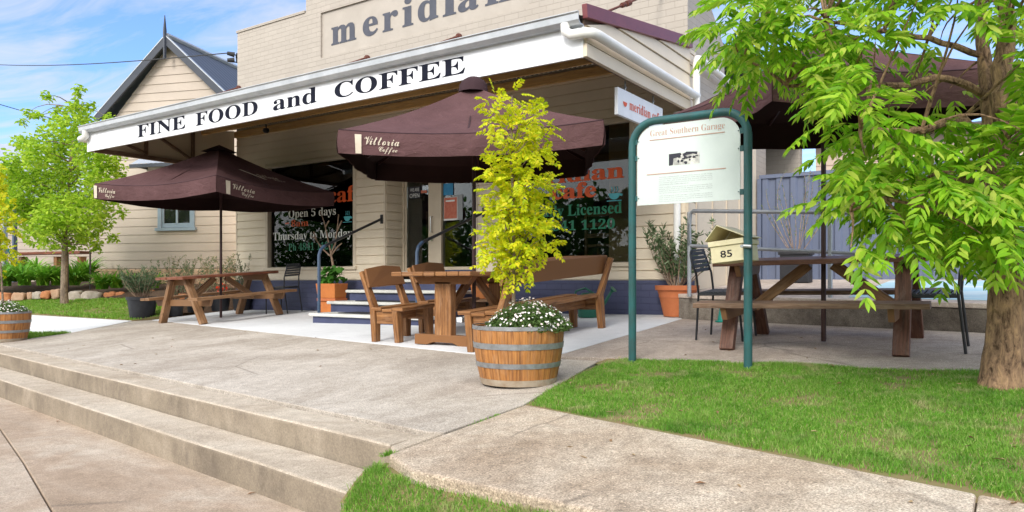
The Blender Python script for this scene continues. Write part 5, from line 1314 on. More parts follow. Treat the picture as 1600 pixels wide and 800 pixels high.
def barrel(label, loc):
    t = thing('barrel_planter', label, 'planter', loc, 'half wine barrel planters')
    x, y, z0 = loc; H = .405
    rad = lambda h: .262 + .062 * math.sin((h / H) * math.pi * .5) ** .9
    mb = MB(); n = 26; hs_ = [0, .05, .13, .22, .31, .37, H]
    for i in range(n):
        a0 = 2 * math.pi * (i + .012) / n; a1 = 2 * math.pi * (i + .988) / n; sub = 2; jit = random.uniform(-.0015, .0015); ou, ov = random.random() * 9, random.random() * 9
        vs = []; fs = []; uvs = []
        for h in hs_:
            for q in range(sub + 1):
                a = a0 + (a1 - a0) * q / sub; r = rad(h) + jit + (.0025 if q == 1 else 0); vs.append((x + r * math.cos(a), y + r * math.sin(a), z0 + h))
            for q in range(sub + 1):
                a = a0 + (a1 - a0) * q / sub; r = rad(h) - .028; vs.append((x + r * math.cos(a), y + r * math.sin(a), z0 + h))
        m = 2 * (sub + 1)
        for k in range(len(hs_) - 1):
            for q in range(sub):
                fs.append((k * m + q, k * m + q + 1, (k + 1) * m + q + 1, (k + 1) * m + q)); uvs.append([(ou + hs_[k], ov + q * .04), (ou + hs_[k], ov + q * .04 + .04), (ou + hs_[k + 1], ov + q * .04 + .04), (ou + hs_[k + 1], ov + q * .04)])
                fs.append((k * m + q + 4, k * m + q + 3, (k + 1) * m + q + 3, (k + 1) * m + q + 4)); uvs.append([(0, 0)] * 4)
        k = (len(hs_) - 1) * m
        for q in range(sub): fs.append((k + q, k + q + 1, k + q + 4, k + q + 3)); uvs.append([(ou, ov + q * .04), (ou, ov + q * .04), (ou + .03, ov), (ou + .03, ov)])
        mb.add(vs, fs, uvs)
    mb.build('staves', 'stave', t)
    for h0, h1 in ((.385, .412), (.255, .295), (.125, .16), (.0, .045)):
        if h0 == 0:
            mb = MB(); mb.lathe([(rad(h0) + .002, h0), (rad(h0) + .0045, h0), (rad(h1) + .0045, h1), (rad(h1) + .001, h1)], (x, y, z0), 48); mb.build('hoop', 'wood_grey' if False else 'weathered', t, smooth=True, angle=30)
        else:
            mb = MB(); mb.lathe([(rad(h0) + .001, h0), (rad(h0) + .006, h0), (rad(h1) + .006, h1), (rad(h1) + .001, h1)], (x, y, z0), 48)
            a = 2.6 if h0 < .2 else 4.2
            for da in (-.03, .03): c = Vector((x + (rad(h0) + .007) * math.cos(a + da), y + (rad(h0) + .007) * math.sin(a + da), z0 + (h0 + h1) / 2)); mb.tube([c, c + Vector((math.cos(a) * .005, math.sin(a) * .005, 0))], .006, 6)
            mb.build('hoop', 'hoop', t, smooth=True, angle=30)
    mb = MB(); vs = [(x, y, z0 + .365)]; fs = []; nn_ = 30
    for ring in (.4, .75, 1.0):
        for i in range(nn_): a = 2 * math.pi * i / nn_; r = ring * (rad(.35) - .027); vs.append((x + r * math.cos(a), y + r * math.sin(a), z0 + .36 + .03 * mnoise.noise(Vector((math.cos(a) * ring * 3, math.sin(a) * ring * 3, x)))))
    for i in range(nn_):
        j = (i + 1) % nn_; fs += [(0, 1 + i, 1 + j), (1 + i, 1 + nn_ + i, 1 + nn_ + j, 1 + j), (1 + nn_ + i, 1 + 2 * nn_ + i, 1 + 2 * nn_ + j, 1 + nn_ + j)]
    mb.add(vs, fs); mb.build('soil', 'bark_mulch', t, smooth=True)
    return t
MT['weathered'] = paint('pale_weathered_stave_foot', (.42, .36, .28), (.30, .22, .15), .8, 12, bump=.2)
bp = atG(810, 597); BAR1 = (bp.x, bp.y, bp.z); barrel('oak half barrel planter in front of the timber bench', BAR1)
bp = atG(6, 533); BAR2 = (bp.x, bp.y, bp.z); barrel('oak half barrel planter at the left edge of the forecourt', BAR2)

def pot(name, label, c, r0, r1, h, mat, rim=.02, group=None, soil='soil', n=32, bands=False):
    t = thing(name, label, 'pot', c, group)
    pr = [(0, 0), (r0, 0), (r0 + (r1 - r0) * .5, h * .45), (r1 - .006, h - rim * 2.2), (r1 + rim * .6, h - rim * 2.2), (r1 + rim * .7, h), (r1 - .012, h), (r1 - .02, h - .04), (0, h - .045)]
    if bands: pr = [(0, 0), (r0, 0), (r0 + (r1 - r0) * .62, h * .60), (r0 + (r1 - r0) * .62 + .008, h * .61), (r0 + (r1 - r0) * .70, h * .68), (r1 - .006, h * .84), (r1 + rim * .8, h * .85), (r1 + rim, h), (r1 - .012, h), (r1 - .03, h - .05), (0, h - .055)]
    mb = MB(); mb.lathe(pr, c, n); b_ = mb.build('pot_body', mat, t, smooth=True, angle=35)
    mb = MB(); mb.lathe([(r1 - .018, h - .035), (r1 * .5, h - .02), (0, h - .015)], c, n); mb.build('potting_soil', soil, t, smooth=True)
    return t

# ---------------------------------------------------------------- plants helpers
def stems_plant(t, c, n, h, spread, leaf, mat, twig='twig', per=26, z0=0.0, r=.006, bend=.25, up_bias=1.0, flowers=None):
    """loose shrub: curved stems with small paired leaves"""
    mb = MB(); parts = []
    for i in range(n):
        a = rng.uniform(0, 2 * math.pi); s = spread * math.sqrt(rng.uniform(.02, 1)); hh = h * rng.uniform(.55, 1.0)
        p0 = np.array([c[0] + .15 * s * math.cos(a), c[1] + .15 * s * math.sin(a), c[2] + z0]); p2 = np.array([c[0] + s * math.cos(a), c[1] + s * math.sin(a), c[2] + z0 + hh])
        p1 = (p0 + p2) / 2 + rng.normal(0, bend * spread * .5, 3) * np.array([1, 1, .2]) + np.array([0, 0, hh * .12])
        pts = [(1 - u) ** 2 * p0 + 2 * u * (1 - u) * p1 + u * u * p2 for u in np.linspace(0, 1, 7)]
        mb.tube([Vector(p) for p in pts], [r * (1 - .75 * k / 6) for k in range(7)], 5, cap=False)
        u = rng.uniform(.22, 1, per)[:, None]; q = (1 - u) ** 2 * p0 + 2 * u * (1 - u) * p1 + u * u * p2
        d = rdir(per, -.2, .9); d[:, 2] += .4 * up_bias
        parts.append(leaflets(q, d, rdir(per), leaf[0] * rng.uniform(.6, 1.2, per), leaf[1] * rng.uniform(.7, 1.2, per), .2, .1))
    mb.build('stems', twig, t, smooth=True)
    V, Fc = joinnp(parts); np_obj('foliage', V, Fc, mat, t)

def strap_clump(t, c, n, L, W, mat):
    parts = []; S = 6
    a = rng.uniform(0, 2 * math.pi, n); el = rng.uniform(.9, 1.6, n); LL_ = L * rng.uniform(.6, 1.1, n)
    for i in range(n):
        d = np.array([math.cos(a[i]), math.sin(a[i]), 0]); s = np.array([-d[1], d[0], 0]); p = np.array(c) + d * rng.uniform(0, .06) + s * rng.normal(0, .04); e = el[i]; V = []
        for k in range(S):
            w = W * (1 - (k / (S - .4)) ** 2) * .5 + .002; V += [p - s * w, p + s * w]
            p = p + (d * math.cos(e) + np.array([0, 0, math.sin(e)])) * LL_[i] / S; e -= rng.uniform(.22, .42)
        V = np.array(V); k = np.arange(S - 1)[:, None] * 2; parts.append((V, np.concatenate([k + np.array([[0, 1, 3, 2]])], 0)))
    V, Fc = joinnp(parts); np_obj('leaves', V, Fc, mat, t)

def daisies(t, c, rx, ry, h, nl, nf, off=(0, 0)):
    th = rng.uniform(0, 2 * math.pi, nl); q = np.sqrt(rng.uniform(0, 1, nl)); f = rng.uniform(.25, 1, nl)
    top = lambda q_: h * (1 - .75 * q_ ** 2)
    P = np.stack([c[0] + off[0] + rx * q * np.cos(th), c[1] + off[1] + ry * q * np.sin(th), c[2] + top(q) * f], 1); d = rdir(nl, -.2, 1)
    V, Fc = leaflets(P, d, rdir(nl), rng.uniform(.02, .04, nl), rng.uniform(.005, .011, nl), .2, .1); np_obj('foliage', V, Fc, 'leaf_daisy', t)
    th = rng.uniform(0, 2 * math.pi, nf); q = np.sqrt(rng.uniform(0, 1.12, nf)); P = np.stack([c[0] + off[0] + rx * q * np.cos(th), c[1] + off[1] + ry * q * np.sin(th), c[2] + top(np.minimum(q, 1.05)) + rng.uniform(-.01, .03, nf)], 1)
    N = nrmz(np.stack([np.cos(th) * q * .9, np.sin(th) * q * .9, np.full(nf, .8)], 1) + rng.normal(0, .3, (nf, 3))); s = nrmz(np.cross(N, rdir(nf))); u = np.cross(N, s); r = rng.uniform(.0055, .011, nf)
    Vs = []; K = 7
    for k in range(K): a = 2 * math.pi * k / K; Vs.append(P + (s * math.cos(a) + u * math.sin(a)) * r[:, None] + N * .002)
    V = np.stack([P + N * .0] + Vs, 1).reshape(-1, 3); i = np.arange(nf)[:, None] * (K + 1)
    Fc = np.concatenate([i + np.array([[0, 1 + k, 1 + (k + 1) % K]]) for k in range(K)], 0)
    o = np_obj('blossoms', V, Fc, 'petal', t); o['kind'] = 'stuff'

def blob_dirs(cent, n, rad): return cent + rdir(n) * rad * (rng.uniform(.15, 1, n) ** .55)[:, None]
# ================================================================== PLANTS IN BARRELS AND POTS
z_s = BAR1[2] + .355
dz_ = thing('daisy_plant', 'mound of white daisies spilling over the front barrel', 'flowers', (BAR1[0] + .06, BAR1[1], z_s))
mu = Vector((RX, RY, 0)); mv = Vector((-RY, RX, 0))
offv = mu * .07 - mv * .03
daisies(dz_, (BAR1[0], BAR1[1], z_s), .31, .27, .22, 4600, 330, (offv.x, offv.y))
z_s2 = BAR2[2] + .355
dz2 = thing('daisy_plant', 'white daisies filling the left edge barrel', 'flowers', (BAR2[0], BAR2[1], z_s2))
daisies(dz2, (BAR2[0], BAR2[1], z_s2), .31, .31, .20, 2200, 300, (0, 0))

def limb_path(a, b, k=6, sag=.0, wob=.04):
    a = np.array(a); b = np.array(b); L = np.linalg.norm(b - a)
    off = rng.normal(0, wob * L, 3)
    return [Vector(a + (b - a) * u + off * math.sin(math.pi * u) + np.array([0, 0, sag * L * math.sin(math.pi * u)])) for u in np.linspace(0, 1, k)]

def yellow_tree(t, base, clusters, trunk_top, lw, nper, mat='leaf_yel', rad=.012):
    mb = MB(); tp = [Vector(base), Vector(base).lerp(Vector(trunk_top), .35) + Vector((.012, 0, 0)), Vector(base).lerp(Vector(trunk_top), .7) + Vector((-.012, .01, 0)), Vector(trunk_top)]
    mb.tube(tp, [rad * 1.25, rad, rad * .7, rad * .35], 8); tr = mb.build('trunk', 'bark_grey', t, smooth=True)
    mb = MB(); parts = []
    for (c, r) in clusters:
        c = np.array(c); zz = max(base[2] + .35, min(trunk_top[2] - .1, c[2] - .22)); u = (zz - base[2]) / (trunk_top[2] - base[2]); s_ = np.array(tp[0].lerp(tp[3], u))
        mb.tube(limb_path(s_, c, 5, .05), [rad * .4, rad * .33, rad * .27, rad * .2, rad * .12], 5, cap=False)
        n = max(4, int(nper * (r / .16) ** 2)); P = blob_dirs(c, n, r); d = nrmz((P - c) + rng.normal(0, .05, (n, 3)) + np.array([0, 0, .01])); d[:, 2] += .05; d += rng.normal(0, .35, (n, 3))
        up = rng.normal(0, .3, (n, 3)) + np.array([0, 0, 1.0])
        parts.append(compound(P, nrmz(d), up, rng.uniform(.10, .16, n), 5, lw, 62, .22))
    mb.build('branches', 'bark_grey', t, smooth=True)
    V, Fc = joinnp(parts); np_obj('crown', V, Fc, mat, t)
def yc(px, py, r, zd=0.0, zc=5.29): return (tuple(atZ(805 + (px - 805) * (.68 if zc < 8 else 1), py, zc + zd)), r * .82)
yt = thing('golden_tree', 'young golden yellow tree growing from the front barrel', 'tree', (BAR1[0], BAR1[1], z_s))
cl = [yc(772, 162, .10), yc(800, 152, .07, .1), yc(760, 185, .09, -.1), yc(790, 200, .13), yc(820, 185, .10, .1), yc(845, 190, .11), yc(862, 180, .07, -.1), yc(868, 205, .07), yc(828, 225, .14, -.1), yc(795, 240, .14, .1), yc(765, 262, .12), yc(748, 260, .08, -.1),
      yc(842, 260, .13, .12), yc(865, 232, .08), yc(815, 275, .15, -.12), yc(785, 300, .15, .1), yc(755, 300, .10), yc(850, 300, .14), yc(872, 285, .06, .1), yc(820, 325, .16), yc(780, 340, .15, -.12), yc(755, 355, .11, .1), yc(745, 385, .10), yc(842, 340, .14, .12), yc(866, 345, .10), yc(870, 372, .09, -.1),
      yc(835, 372, .14, -.1), yc(800, 370, .16), yc(765, 390, .13), yc(785, 410, .13, .1), yc(815, 408, .11, -.1), yc(752, 410, .07), yc(830, 400, .08), yc(880, 385, .05, .1)]
yellow_tree(yt, (BAR1[0] - .045, BAR1[1], z_s - .02), cl, tuple(atZ(800, 150, 5.3)), (.037, .019), 46)
yt2 = thing('golden_tree', 'golden yellow tree in the left edge barrel', 'tree', (BAR2[0], BAR2[1], z_s2))
zc2 = 10.2
cl2 = [yc(px, py, r, dz, zc2) for px, py, r, dz in ((6, 325, .16, 0), (-8, 300, .18, .1), (12, 350, .12, -.1), (-5, 360, .2, .1), (8, 385, .14, 0), (-20, 335, .2, -.1), (-25, 390, .2, .1), (10, 405, .10, .1), (-12, 270, .16, 0), (-30, 285, .18, 0), (-20, 420, .14, 0))]
yellow_tree(yt2, (BAR2[0], BAR2[1], z_s2 - .02), cl2, tuple(atZ(-10, 260, zc2)), (.05, .026), 34)

# left tree: slender trunk, fine yellow-green leaves
lt0 = Vector(atZ(101, 487, 15.0)); lt = thing('young_tree', 'slender yellow green tree on the left lawn', 'tree', tuple(lt0))
mb = MB(); LZ = 15.0
tk = [atZ(101, 489, LZ), atZ(100, 450, LZ), atZ(101, 400, LZ), atZ(101, 370, LZ), atZ(105, 320, LZ), atZ(110, 260, LZ), atZ(116, 190, LZ), atZ(122, 150, LZ)]
mb.tube(tk, [.09, .066, .058, .05, .04, .028, .016, .006], 10); mb.build('trunk', 'bark_grey', lt, smooth=True)
mb = MB(); parts = []
LC = [(60, 240, 14), (85, 215, 16), (110, 200, 16), (140, 205, 14), (165, 212, 9), (40, 265, 16), (75, 260, 20), (110, 245, 20), (145, 240, 18), (172, 250, 12), (20, 290, 16), (50, 300, 20), (85, 295, 22), (120, 290, 22), (155, 280, 16), (30, 330, 14), (60, 335, 18), (95, 335, 20), (130, 330, 20), (160, 318, 14), (50, 365, 12), (80, 370, 14), (115, 368, 14), (140, 360, 14), (165, 345, 8),
      (15, 255, 12), (5, 275, 12), (45, 225, 10), (120, 165, 8), (124, 140, 5), (75, 150, 5), (45, 175, 5), (130, 180, 8), (170, 185, 5), (185, 265, 7), (182, 305, 6), (176, 372, 5), (10, 310, 14), (35, 190, 4), (-15, 290, 14), (150, 385, 6), (70, 350, 12), (60, 180, 5), (95, 180, 9), (142, 165, 4), (30, 222, 7), (190, 330, 5)]
for i, (px, py, r) in enumerate(LC):
    zc = LZ + rng.uniform(-1.0, 1.0); c = np.array(atZ(px, py, zc)); rad = r / F * zc
    u = min(6.5, max(2.6, (395 - py) / 40 + 1.2)); k = int(u); s_ = np.array(tk[k].lerp(tk[min(k + 1, 7)], u - k))
    mb.tube(limb_path(s_, c, 5, .08), [.016, .012, .009, .006, .003], 5, cap=False)
    n = int(330 * (r / 14) ** 2) + 14; P = blob_dirs(c, n, rad * 1.8); d = rdir(n, -.8, .4)
    parts.append(leaflets(P, d, rdir(n) + np.array([0, 0, 1.2]), rng.uniform(.07, .115, n), rng.uniform(.038, .06, n), .12, .15))
mb.build('branches', 'bark_grey', lt, smooth=True)
V, Fc = joinnp(parts); np_obj('crown', V, Fc, 'leaf_left', lt)

# right tree
RZ = 4.40
rt = thing('shade_tree', 'broad green tree with rough brown trunk on the right lawn', 'tree', tuple(atZ(1562, 606, RZ)))
def rp3(px, py, z=RZ): return atZ(px, py, z)
mb = MB()
tk = [rp3(1562, 625), rp3(1563, 600), rp3(1568, 560), rp3(1572, 500), rp3(1572, 440), rp3(1567, 380), rp3(1562, 320), rp3(1556, 260), rp3(1553, 215)]
mb.tube(tk, [.142, .120, .107, .097, .094, .091, .088, .085, .08], 20); trk = mb.build('trunk', 'bark', rt, smooth=True)
bm = bmesh.new(); bm.from_mesh(trk.data); bmesh.ops.subdivide_edges(bm, edges=bm.edges[:], cuts=2, use_grid_fill=True)
for v in bm.verts:
    w = v.co + Vector(BASE[trk.name]); v.co += Vector((1, .6, 0)) * (.008 * mnoise.noise(w * 9)) + Vector((.6, -1, 0)) * (.010 * mnoise.noise(Vector((w.x * 22, w.y * 22, w.z * 6))))
bm.to_mesh(trk.data); bm.free()
for f in trk.data.polygons: f.use_smooth = True
limbs = [([(1553, 225, RZ), (1545, 160, RZ + .1), (1538, 90, RZ + .2), (1528, 0, RZ + .3), (1515, -120, RZ + .4)], .06),
         ([(1556, 230, RZ), (1566, 150, RZ - .05), (1570, 60, RZ), (1575, -60, RZ + .1), (1580, -160, RZ + .1)], .075),
         ([(1553, 215, RZ), (1500, 188, RZ - .2), (1440, 203, RZ - .35), (1395, 205, RZ - .4), (1345, 200, RZ - .5)], .030),
         ([(1560, 300, RZ), (1500, 280, RZ - .25), (1440, 285, RZ - .4), (1380, 310, RZ - .5), (1330, 330, RZ - .6)], .024),
         ([(1545, 150, RZ + .1), (1480, 120, RZ + .05), (1400, 132, RZ), (1320, 140, RZ - .05), (1230, 130, RZ), (1160, 90, RZ + .1)], .026),
         ([(1540, 90, RZ + .2), (1450, 60, RZ + .2), (1380, 50, RZ + .1), (1290, 30, RZ + .1), (1200, 20, RZ + .2)], .022),
         ([(1570, 240, RZ), (1640, 180, RZ - .2), (1720, 150, RZ - .3)], .05), ([(1572, 350, RZ), (1640, 330, RZ - .2), (1720, 340, RZ - .3)], .03),
         ([(1560, 250, RZ), (1570, 200, RZ + .7), (1560, 180, RZ + 1.2)], .03)]
for L_, r in limbs:
    pts = [rp3(*p) for p in L_]; fine = []
    for i in range(len(pts) - 1):
        for k in range(4): fine.append(pts[i].lerp(pts[i + 1], k / 4) + Vector((rng.normal(0, .008), rng.normal(0, .008), rng.normal(0, .008))))
    fine.append(pts[-1]); m = len(fine)
    mb = MB(); mb.tube(fine, [r * (1 - .72 * i / (m - 1)) for i in range(m)], 8); mb.build('branch', 'bark', rt, smooth=True)
limb_pts = np.array([[*rp3(*p)] for L_, r in limbs for p in L_])
RC = [(1165, 30, .16), (1150, 75, .13), (1175, 110, .14), (1195, 65, .17), (1222, 105, .13), (1255, 45, .16), (1275, 90, .18), (1262, 125, .12), (1305, 70, .14), (1310, 115, .16), (1295, 170, .12), 
      (1320, 165, .14), (1340, 215, .18), (1385, 245, .18), (1440, 250, .16), (1350, 262, .14), (1375, 295, .18), (1335, 315, .08), (1430, 300, .18), (1345, 345, .11), (1395, 345, .16), (1440, 350, .18), (1490, 300, .16), (1490, 350, .18),
      (1470, 395, .14), (1530, 300, .15), (1535, 355, .15), (1425, 395, .09), (1525, 395, .11), (1585, 300, .17), (1590, 235, .15), (1590, 370, .15), (1595, 130, .14), (1500, 245, .11), (1440, 25, .13), (1495, 15, .13), (1465, 100, .06), (1540, 25, .12), (1585, 50, .14), (1335, 420, .035), (1490, 425, .05), (1190, 5, .10), (1545, 415, .06), (1400, 20, .09), (1590, 185, .08), (1340, 20, .09), (1480, 170, .05), (1420, 205, .07), (1285, 20, .10), (1375, 100, .05), (1600, 410, .06),
      (1650, 80, .22), (1700, 180, .22), (1660, 260, .22), (1680, 350, .22), (1640, 400, .12), (1250, -40, .2), (1350, -60, .2), (1450, -60, .22), (1540, -70, .22), (1640, -40, .22), (1180, -30, .15), (1300, -110, .2), (1420, -130, .22), (1540, -150, .22), (1650, -120, .22), (1740, 60, .22), (1740, 280, .22)]
parts = []; mbt = MB()
for i, (px, py, r) in enumerate(RC):
    for rep in range(2 if r > .125 else 1):
        zc = RZ + rng.uniform(-.85, .75); c = np.array(rp3(px + rng.normal(0, 5), py - 32 + rng.normal(0, 5), zc))
        if px < 1210: c = np.array(rp3(px, py - 26, RZ + rng.uniform(-.35, .5)))
        k = np.argmin(np.linalg.norm(limb_pts - c - np.array([0, 0, .02]), axis=1)); s_ = limb_pts[k]
        mbt.tube(limb_path(s_, c, 6, .08, .06), [.010, .0085, .007, .0055, .004, .0025], 5, cap=False)
        n = int(9.5 * (r / .18) ** 1.5) + 2; P = blob_dirs(c, n, r * .8)
        d = nrmz((P - c) * 1.0 / r + rng.normal(0, .35, (n, 3)) + nrmz(c - s_)[None] * .5); d[:, 2] = d[:, 2] * .5 - .12
        up = rng.normal(0, .22, (n, 3)) + np.array([0, 0, 1.0])
        parts.append(compound(P, nrmz(d), up, rng.uniform(.20, .29, n), 7, (.080, .0235), 60, .32))
for px, py, r in ((1560, 285, .14), (1595, 320, .14), (1535, 340, .13), (1590, 240, .14), (1610, 180, .12)):
    c = np.array(rp3(px, py - 12, RZ - rng.uniform(.35, .6))); s_ = np.array(rp3(1560, max(230, py - 90), RZ))
    mbt.tube(limb_path(s_, c, 6, .08, .06), [.010, .0085, .007, .0055, .004, .0025], 5, cap=False)
    n = int(11 * (r / .18) ** 1.5) + 3; P = blob_dirs(c, n, r * .8); dd_ = nrmz((P - c) / r + rng.normal(0, .35, (n, 3))); dd_[:, 2] = dd_[:, 2] * .5 - .12
    parts.append(compound(P, nrmz(dd_), rng.normal(0, .22, (n, 3)) + np.array([0, 0, 1.0]), rng.uniform(.20, .29, n), 7, (.080, .0235), 60, .32))
mbt.build('twigs', 'bark', rt, smooth=True)
V, Fc = joinnp(parts); np_obj('crown', V, Fc, 'leaf_big', rt)

# terracotta pot with an olive, black pots with shrubs, box planters with geraniums
def G(px, py): p = atG(px, py); return (p.x, p.y, p.z)
c = G(1058, 494); pot('terracotta_pot', 'large terracotta pot by the white downpipe', c, .165, .25, .385, 'terra', .025, bands=True, soil='bark_mulch')
ol = thing('olive_tree', 'wispy grey green olive in the terracotta pot', 'shrub', (c[0], c[1], c[2] + .34)); stems_plant(ol, (c[0], c[1], c[2] + .33), 26, .90, .44, (.08, .02), 'leaf_olive', per=70, r=.008, bend=.9)
c = G(222, 499); pot('black_pot', 'large black plastic pot left of the left picnic table', c, .19, .245, .40, 'plastic', .025, 'black pots along the terrace edge')
lv = thing('lavender', 'grey green lavender in the large black pot', 'shrub', (c[0], c[1], c[2] + .36)); stems_plant(lv, (c[0], c[1], c[2] + .35), 90, .60, .40, (.06, .010), 'leaf_lav', per=34, r=.004, bend=.5)
for i, (px, py, r, lab, h, sp) in enumerate(((274, 494, .15, 'black pot under the near end of the left picnic table', .95, .3), (306, 488, .18, 'black pot behind the left picnic table seat', .85, .35), (344, 486, .19, 'black pot with a red geranium behind the left umbrella pole', 1.0, .35), (378, 485, .18, 'black pot nearest the cafe corner', 1.05, .3))):
    c = G(px, py); pot('black_pot', lab, c, r * .78, r, .30, 'plastic', .02, 'black pots along the terrace edge')
    sh = thing('garden_shrub', ['wispy shrub in the pot under the table end', 'wispy shrub behind the left picnic table', 'wispy shrub with red flowers behind the umbrella pole', 'tall wispy shrub by the cafe corner'][i], 'shrub', (c[0], c[1], c[2] + .27))
    stems_plant(sh, (c[0], c[1], c[2] + .26), 13, h * .82, sp, (.055, .014), 'leaf_olive' if i != 2 else 'leaf_lav', per=34, r=.005, bend=.7)
    if i == 2:
        P = np.array([c[0], c[1], c[2] + .42]) + rng.normal(0, .05, (40, 3)) + np.array(mu) * .06; V, Fc = leaflets(P, rdir(40), rdir(40), np.full(40, .05), np.full(40, .04), .1, 0); np_obj('blossoms', V, Fc, 'red_petal', sh)
def geranium(t, c, n, rx, ry, h, s=.075):
    P = np.array(c) + np.stack([rng.uniform(-rx, rx, n), rng.uniform(-ry, ry, n), h * rng.uniform(.15, 1, n)], 1); N = nrmz(rng.normal(0, .5, (n, 3)) + np.array([0, -.5, .8])); S_ = nrmz(np.cross(N, rdir(n))); U = np.cross(N, S_); r = s * rng.uniform(.5, 1, n)
    K = 8; Vs = [P + (S_ * math.cos(2 * math.pi * k / K) + U * math.sin(2 * math.pi * k / K)) * (r * rng.uniform(.8, 1.1, n))[:, None] - N * (.012 * (k % 2)) for k in range(K)]
    V = np.stack([P - N * .01] + Vs, 1).reshape(-1, 3); i = np.arange(n)[:, None] * (K + 1); Fc = np.concatenate([i + np.array([[0, 1 + k, 1 + (k + 1) % K]]) for k in range(K)], 0)
    np_obj('foliage', V, Fc, 'leaf_ger', t)
    mb = MB()
    for k in range(10): mb.tube([Vector(c), Vector(P[k])], .006, 5, cap=False)
    mb.build('stems', 'leaf_ger', t)
def box_planter(label, x, y, z, w, d, h):
    t = thing('box_planter', label, 'planter', (x, y, z), 'terracotta box planters'); mb = MB()
    W0, W1 = w * .44, w * .5; D0, D1 = d * .42, d * .5; vs = []
    for a, b, zz in ((W0, D0, 0), (W1, D1, h), (W1 - .02, D1 - .02, h), (W1 - .03, D1 - .03, h - .04)): vs += [(x - a, y - b, z + zz), (x + a, y - b, z + zz), (x + a, y + b, z + zz), (x - a, y + b, z + zz)]
    fs = [(0, 1, 2, 3), (12, 13, 14, 15)]
    for k in range(3):
        for q in range(4): fs.append((4 * k + q, 4 * k + (q + 1) % 4, 4 * k + 4 + (q + 1) % 4, 4 * k + 4 + q))
    mb.add(vs, fs); mb.build('trough', 'terra_bright', t, bevel=.01); mb = MB(); mb.poly([(x - W1 + .035, y - D1 + .035, z + h - .035), (x + W1 - .035, y - D1 + .035, z + h - .035), (x + W1 - .035, y + D1 - .035, z + h - .035), (x - W1 + .035, y + D1 - .035, z + h - .035)]); mb.build('potting_soil', 'soil', t)
    return t
MT['terra_bright'] = paint('orange_terracotta', (.58, .20, .05), (.48, .15, .04), .6, 6, bump=.1)
x0 = atY(522, 455, 8.55).x; zz0 = .27
box_planter('orange terracotta trough left of the entrance steps', x0, 8.50, atY(522, 466, 8.4).z, .46, .30, .24)
ge = thing('geranium', 'green leafy geranium in the trough left of the steps', 'plant', (x0, 8.5, .62)); geranium(ge, (x0 - .02, 8.5, .66), 70, .22, .12, .30)
stn = thing('pot_stand', 'orange block stand under the left trough', 'stand', (x0, 8.5, gz(x0, 8.5))); mb = MB(); mb.box((x0 - .17, 8.40, gz(x0, 8.5)), (x0 + .17, 8.62, atY(522, 466, 8.4).z - .002)); mb.build('block', 'terra_bright', stn, bevel=.01)
mb = MB(); mb.box((x0 - .22, 8.37, atY(522, 466, 8.4).z - .05), (x0 + .22, 8.64, atY(522, 466, 8.4).z - .0015)); mb.build('top_slab', 'terra', stn, bevel=.006)
fr_ = thing('bare_shrub', 'bare pale branched shrub before the left shop window', 'shrub', (x0 + .05, 8.66, .6)); mb = MB()
J = lambda px, py: atY(px, py, 8.72)
mb.tube([Vector((x0 + .06, 8.62, .62)), J(526, 440), J(521, 418), J(517, 396)], [.024, .022, .02, .017], 8); mb.build('trunk', 'twig', fr_, smooth=True)
for P in ([(517, 396), (512, 372), (506, 345), (500, 330)], [(517, 396), (524, 380), (527, 355), (529, 335)], [(516, 400), (503, 388), (492, 372), (484, 368)], [(518, 398), (528, 385), (534, 380)], [(508, 355), (514, 345)], [(495, 376), (490, 362)], [(526, 362), (534, 345)]):
    mb = MB(); mb.tube([J(*q) for q in P], [.013, .011, .009, .006][:len(P)], 6); mb.build('branch', 'twig', fr_, smooth=True)
xr = atY(764, 455, 8.2).x
box_planter('orange terracotta trough seen under the pedestal table', xr, 8.3, atY(764, 467, 8.2).z, .60, .30, .26)
ge2 = thing('geranium', 'green leafy geranium seen under the pedestal table', 'plant', (xr, 8.3, .62)); geranium(ge2, (xr, 8.3, .62), 50, .26, .1, .16)
stn2 = thing('pot_stand', 'timber stool under the trough right of the steps', 'stand', (xr, 8.3, gz(xr, 8.3))); zz = atY(764, 467, 8.2).z - .003; mb = MB(); mb.box((xr - .28, 8.16, zz - .04), (xr + .28, 8.44, zz)); mb.build('top', 'wood_raw', stn2, bevel=.004)
for sx in (-1, 1): mb = MB(); mb.box((xr + sx * .24 - .025, 8.18, gz(xr, 8.3)), (xr + sx * .24 + .025, 8.42, zz - .041)); mb.build('leg', 'wood_raw', stn2, bevel=.004)
# trough by the fence with thin shrub
c = atZ(1244, 412, 10.6); zb = rampz(c.x, c.y); tt = thing('fence_trough', 'black trough pot standing before the blue fence', 'pot', (c.x, c.y, zb)); mb = MB(); mb.prism([(c.x - .2, c.y - .12, zb), (c.x + .2, c.y - .12, zb), (c.x + .2, c.y + .12, zb), (c.x - .2, c.y + .12, zb)], (0, 0, .44)); mb.build('body', 'plastic', tt, bevel=.015)
mb = MB(); mb.box((c.x - .22, c.y - .14, zb + .4), (c.x + .22, c.y + .14, zb + .445)); mb.build('rim', 'plastic', tt, bevel=.006)
fs_ = thing('thin_shrub', 'thin wispy shrub before the blue fence', 'shrub', (c.x, c.y, zb + .44)); stems_plant(fs_, (c.x, c.y, zb + .43), 12, 1.25, .5, (.04, .011), 'leaf_olive', per=36, r=.006, bend=.6)

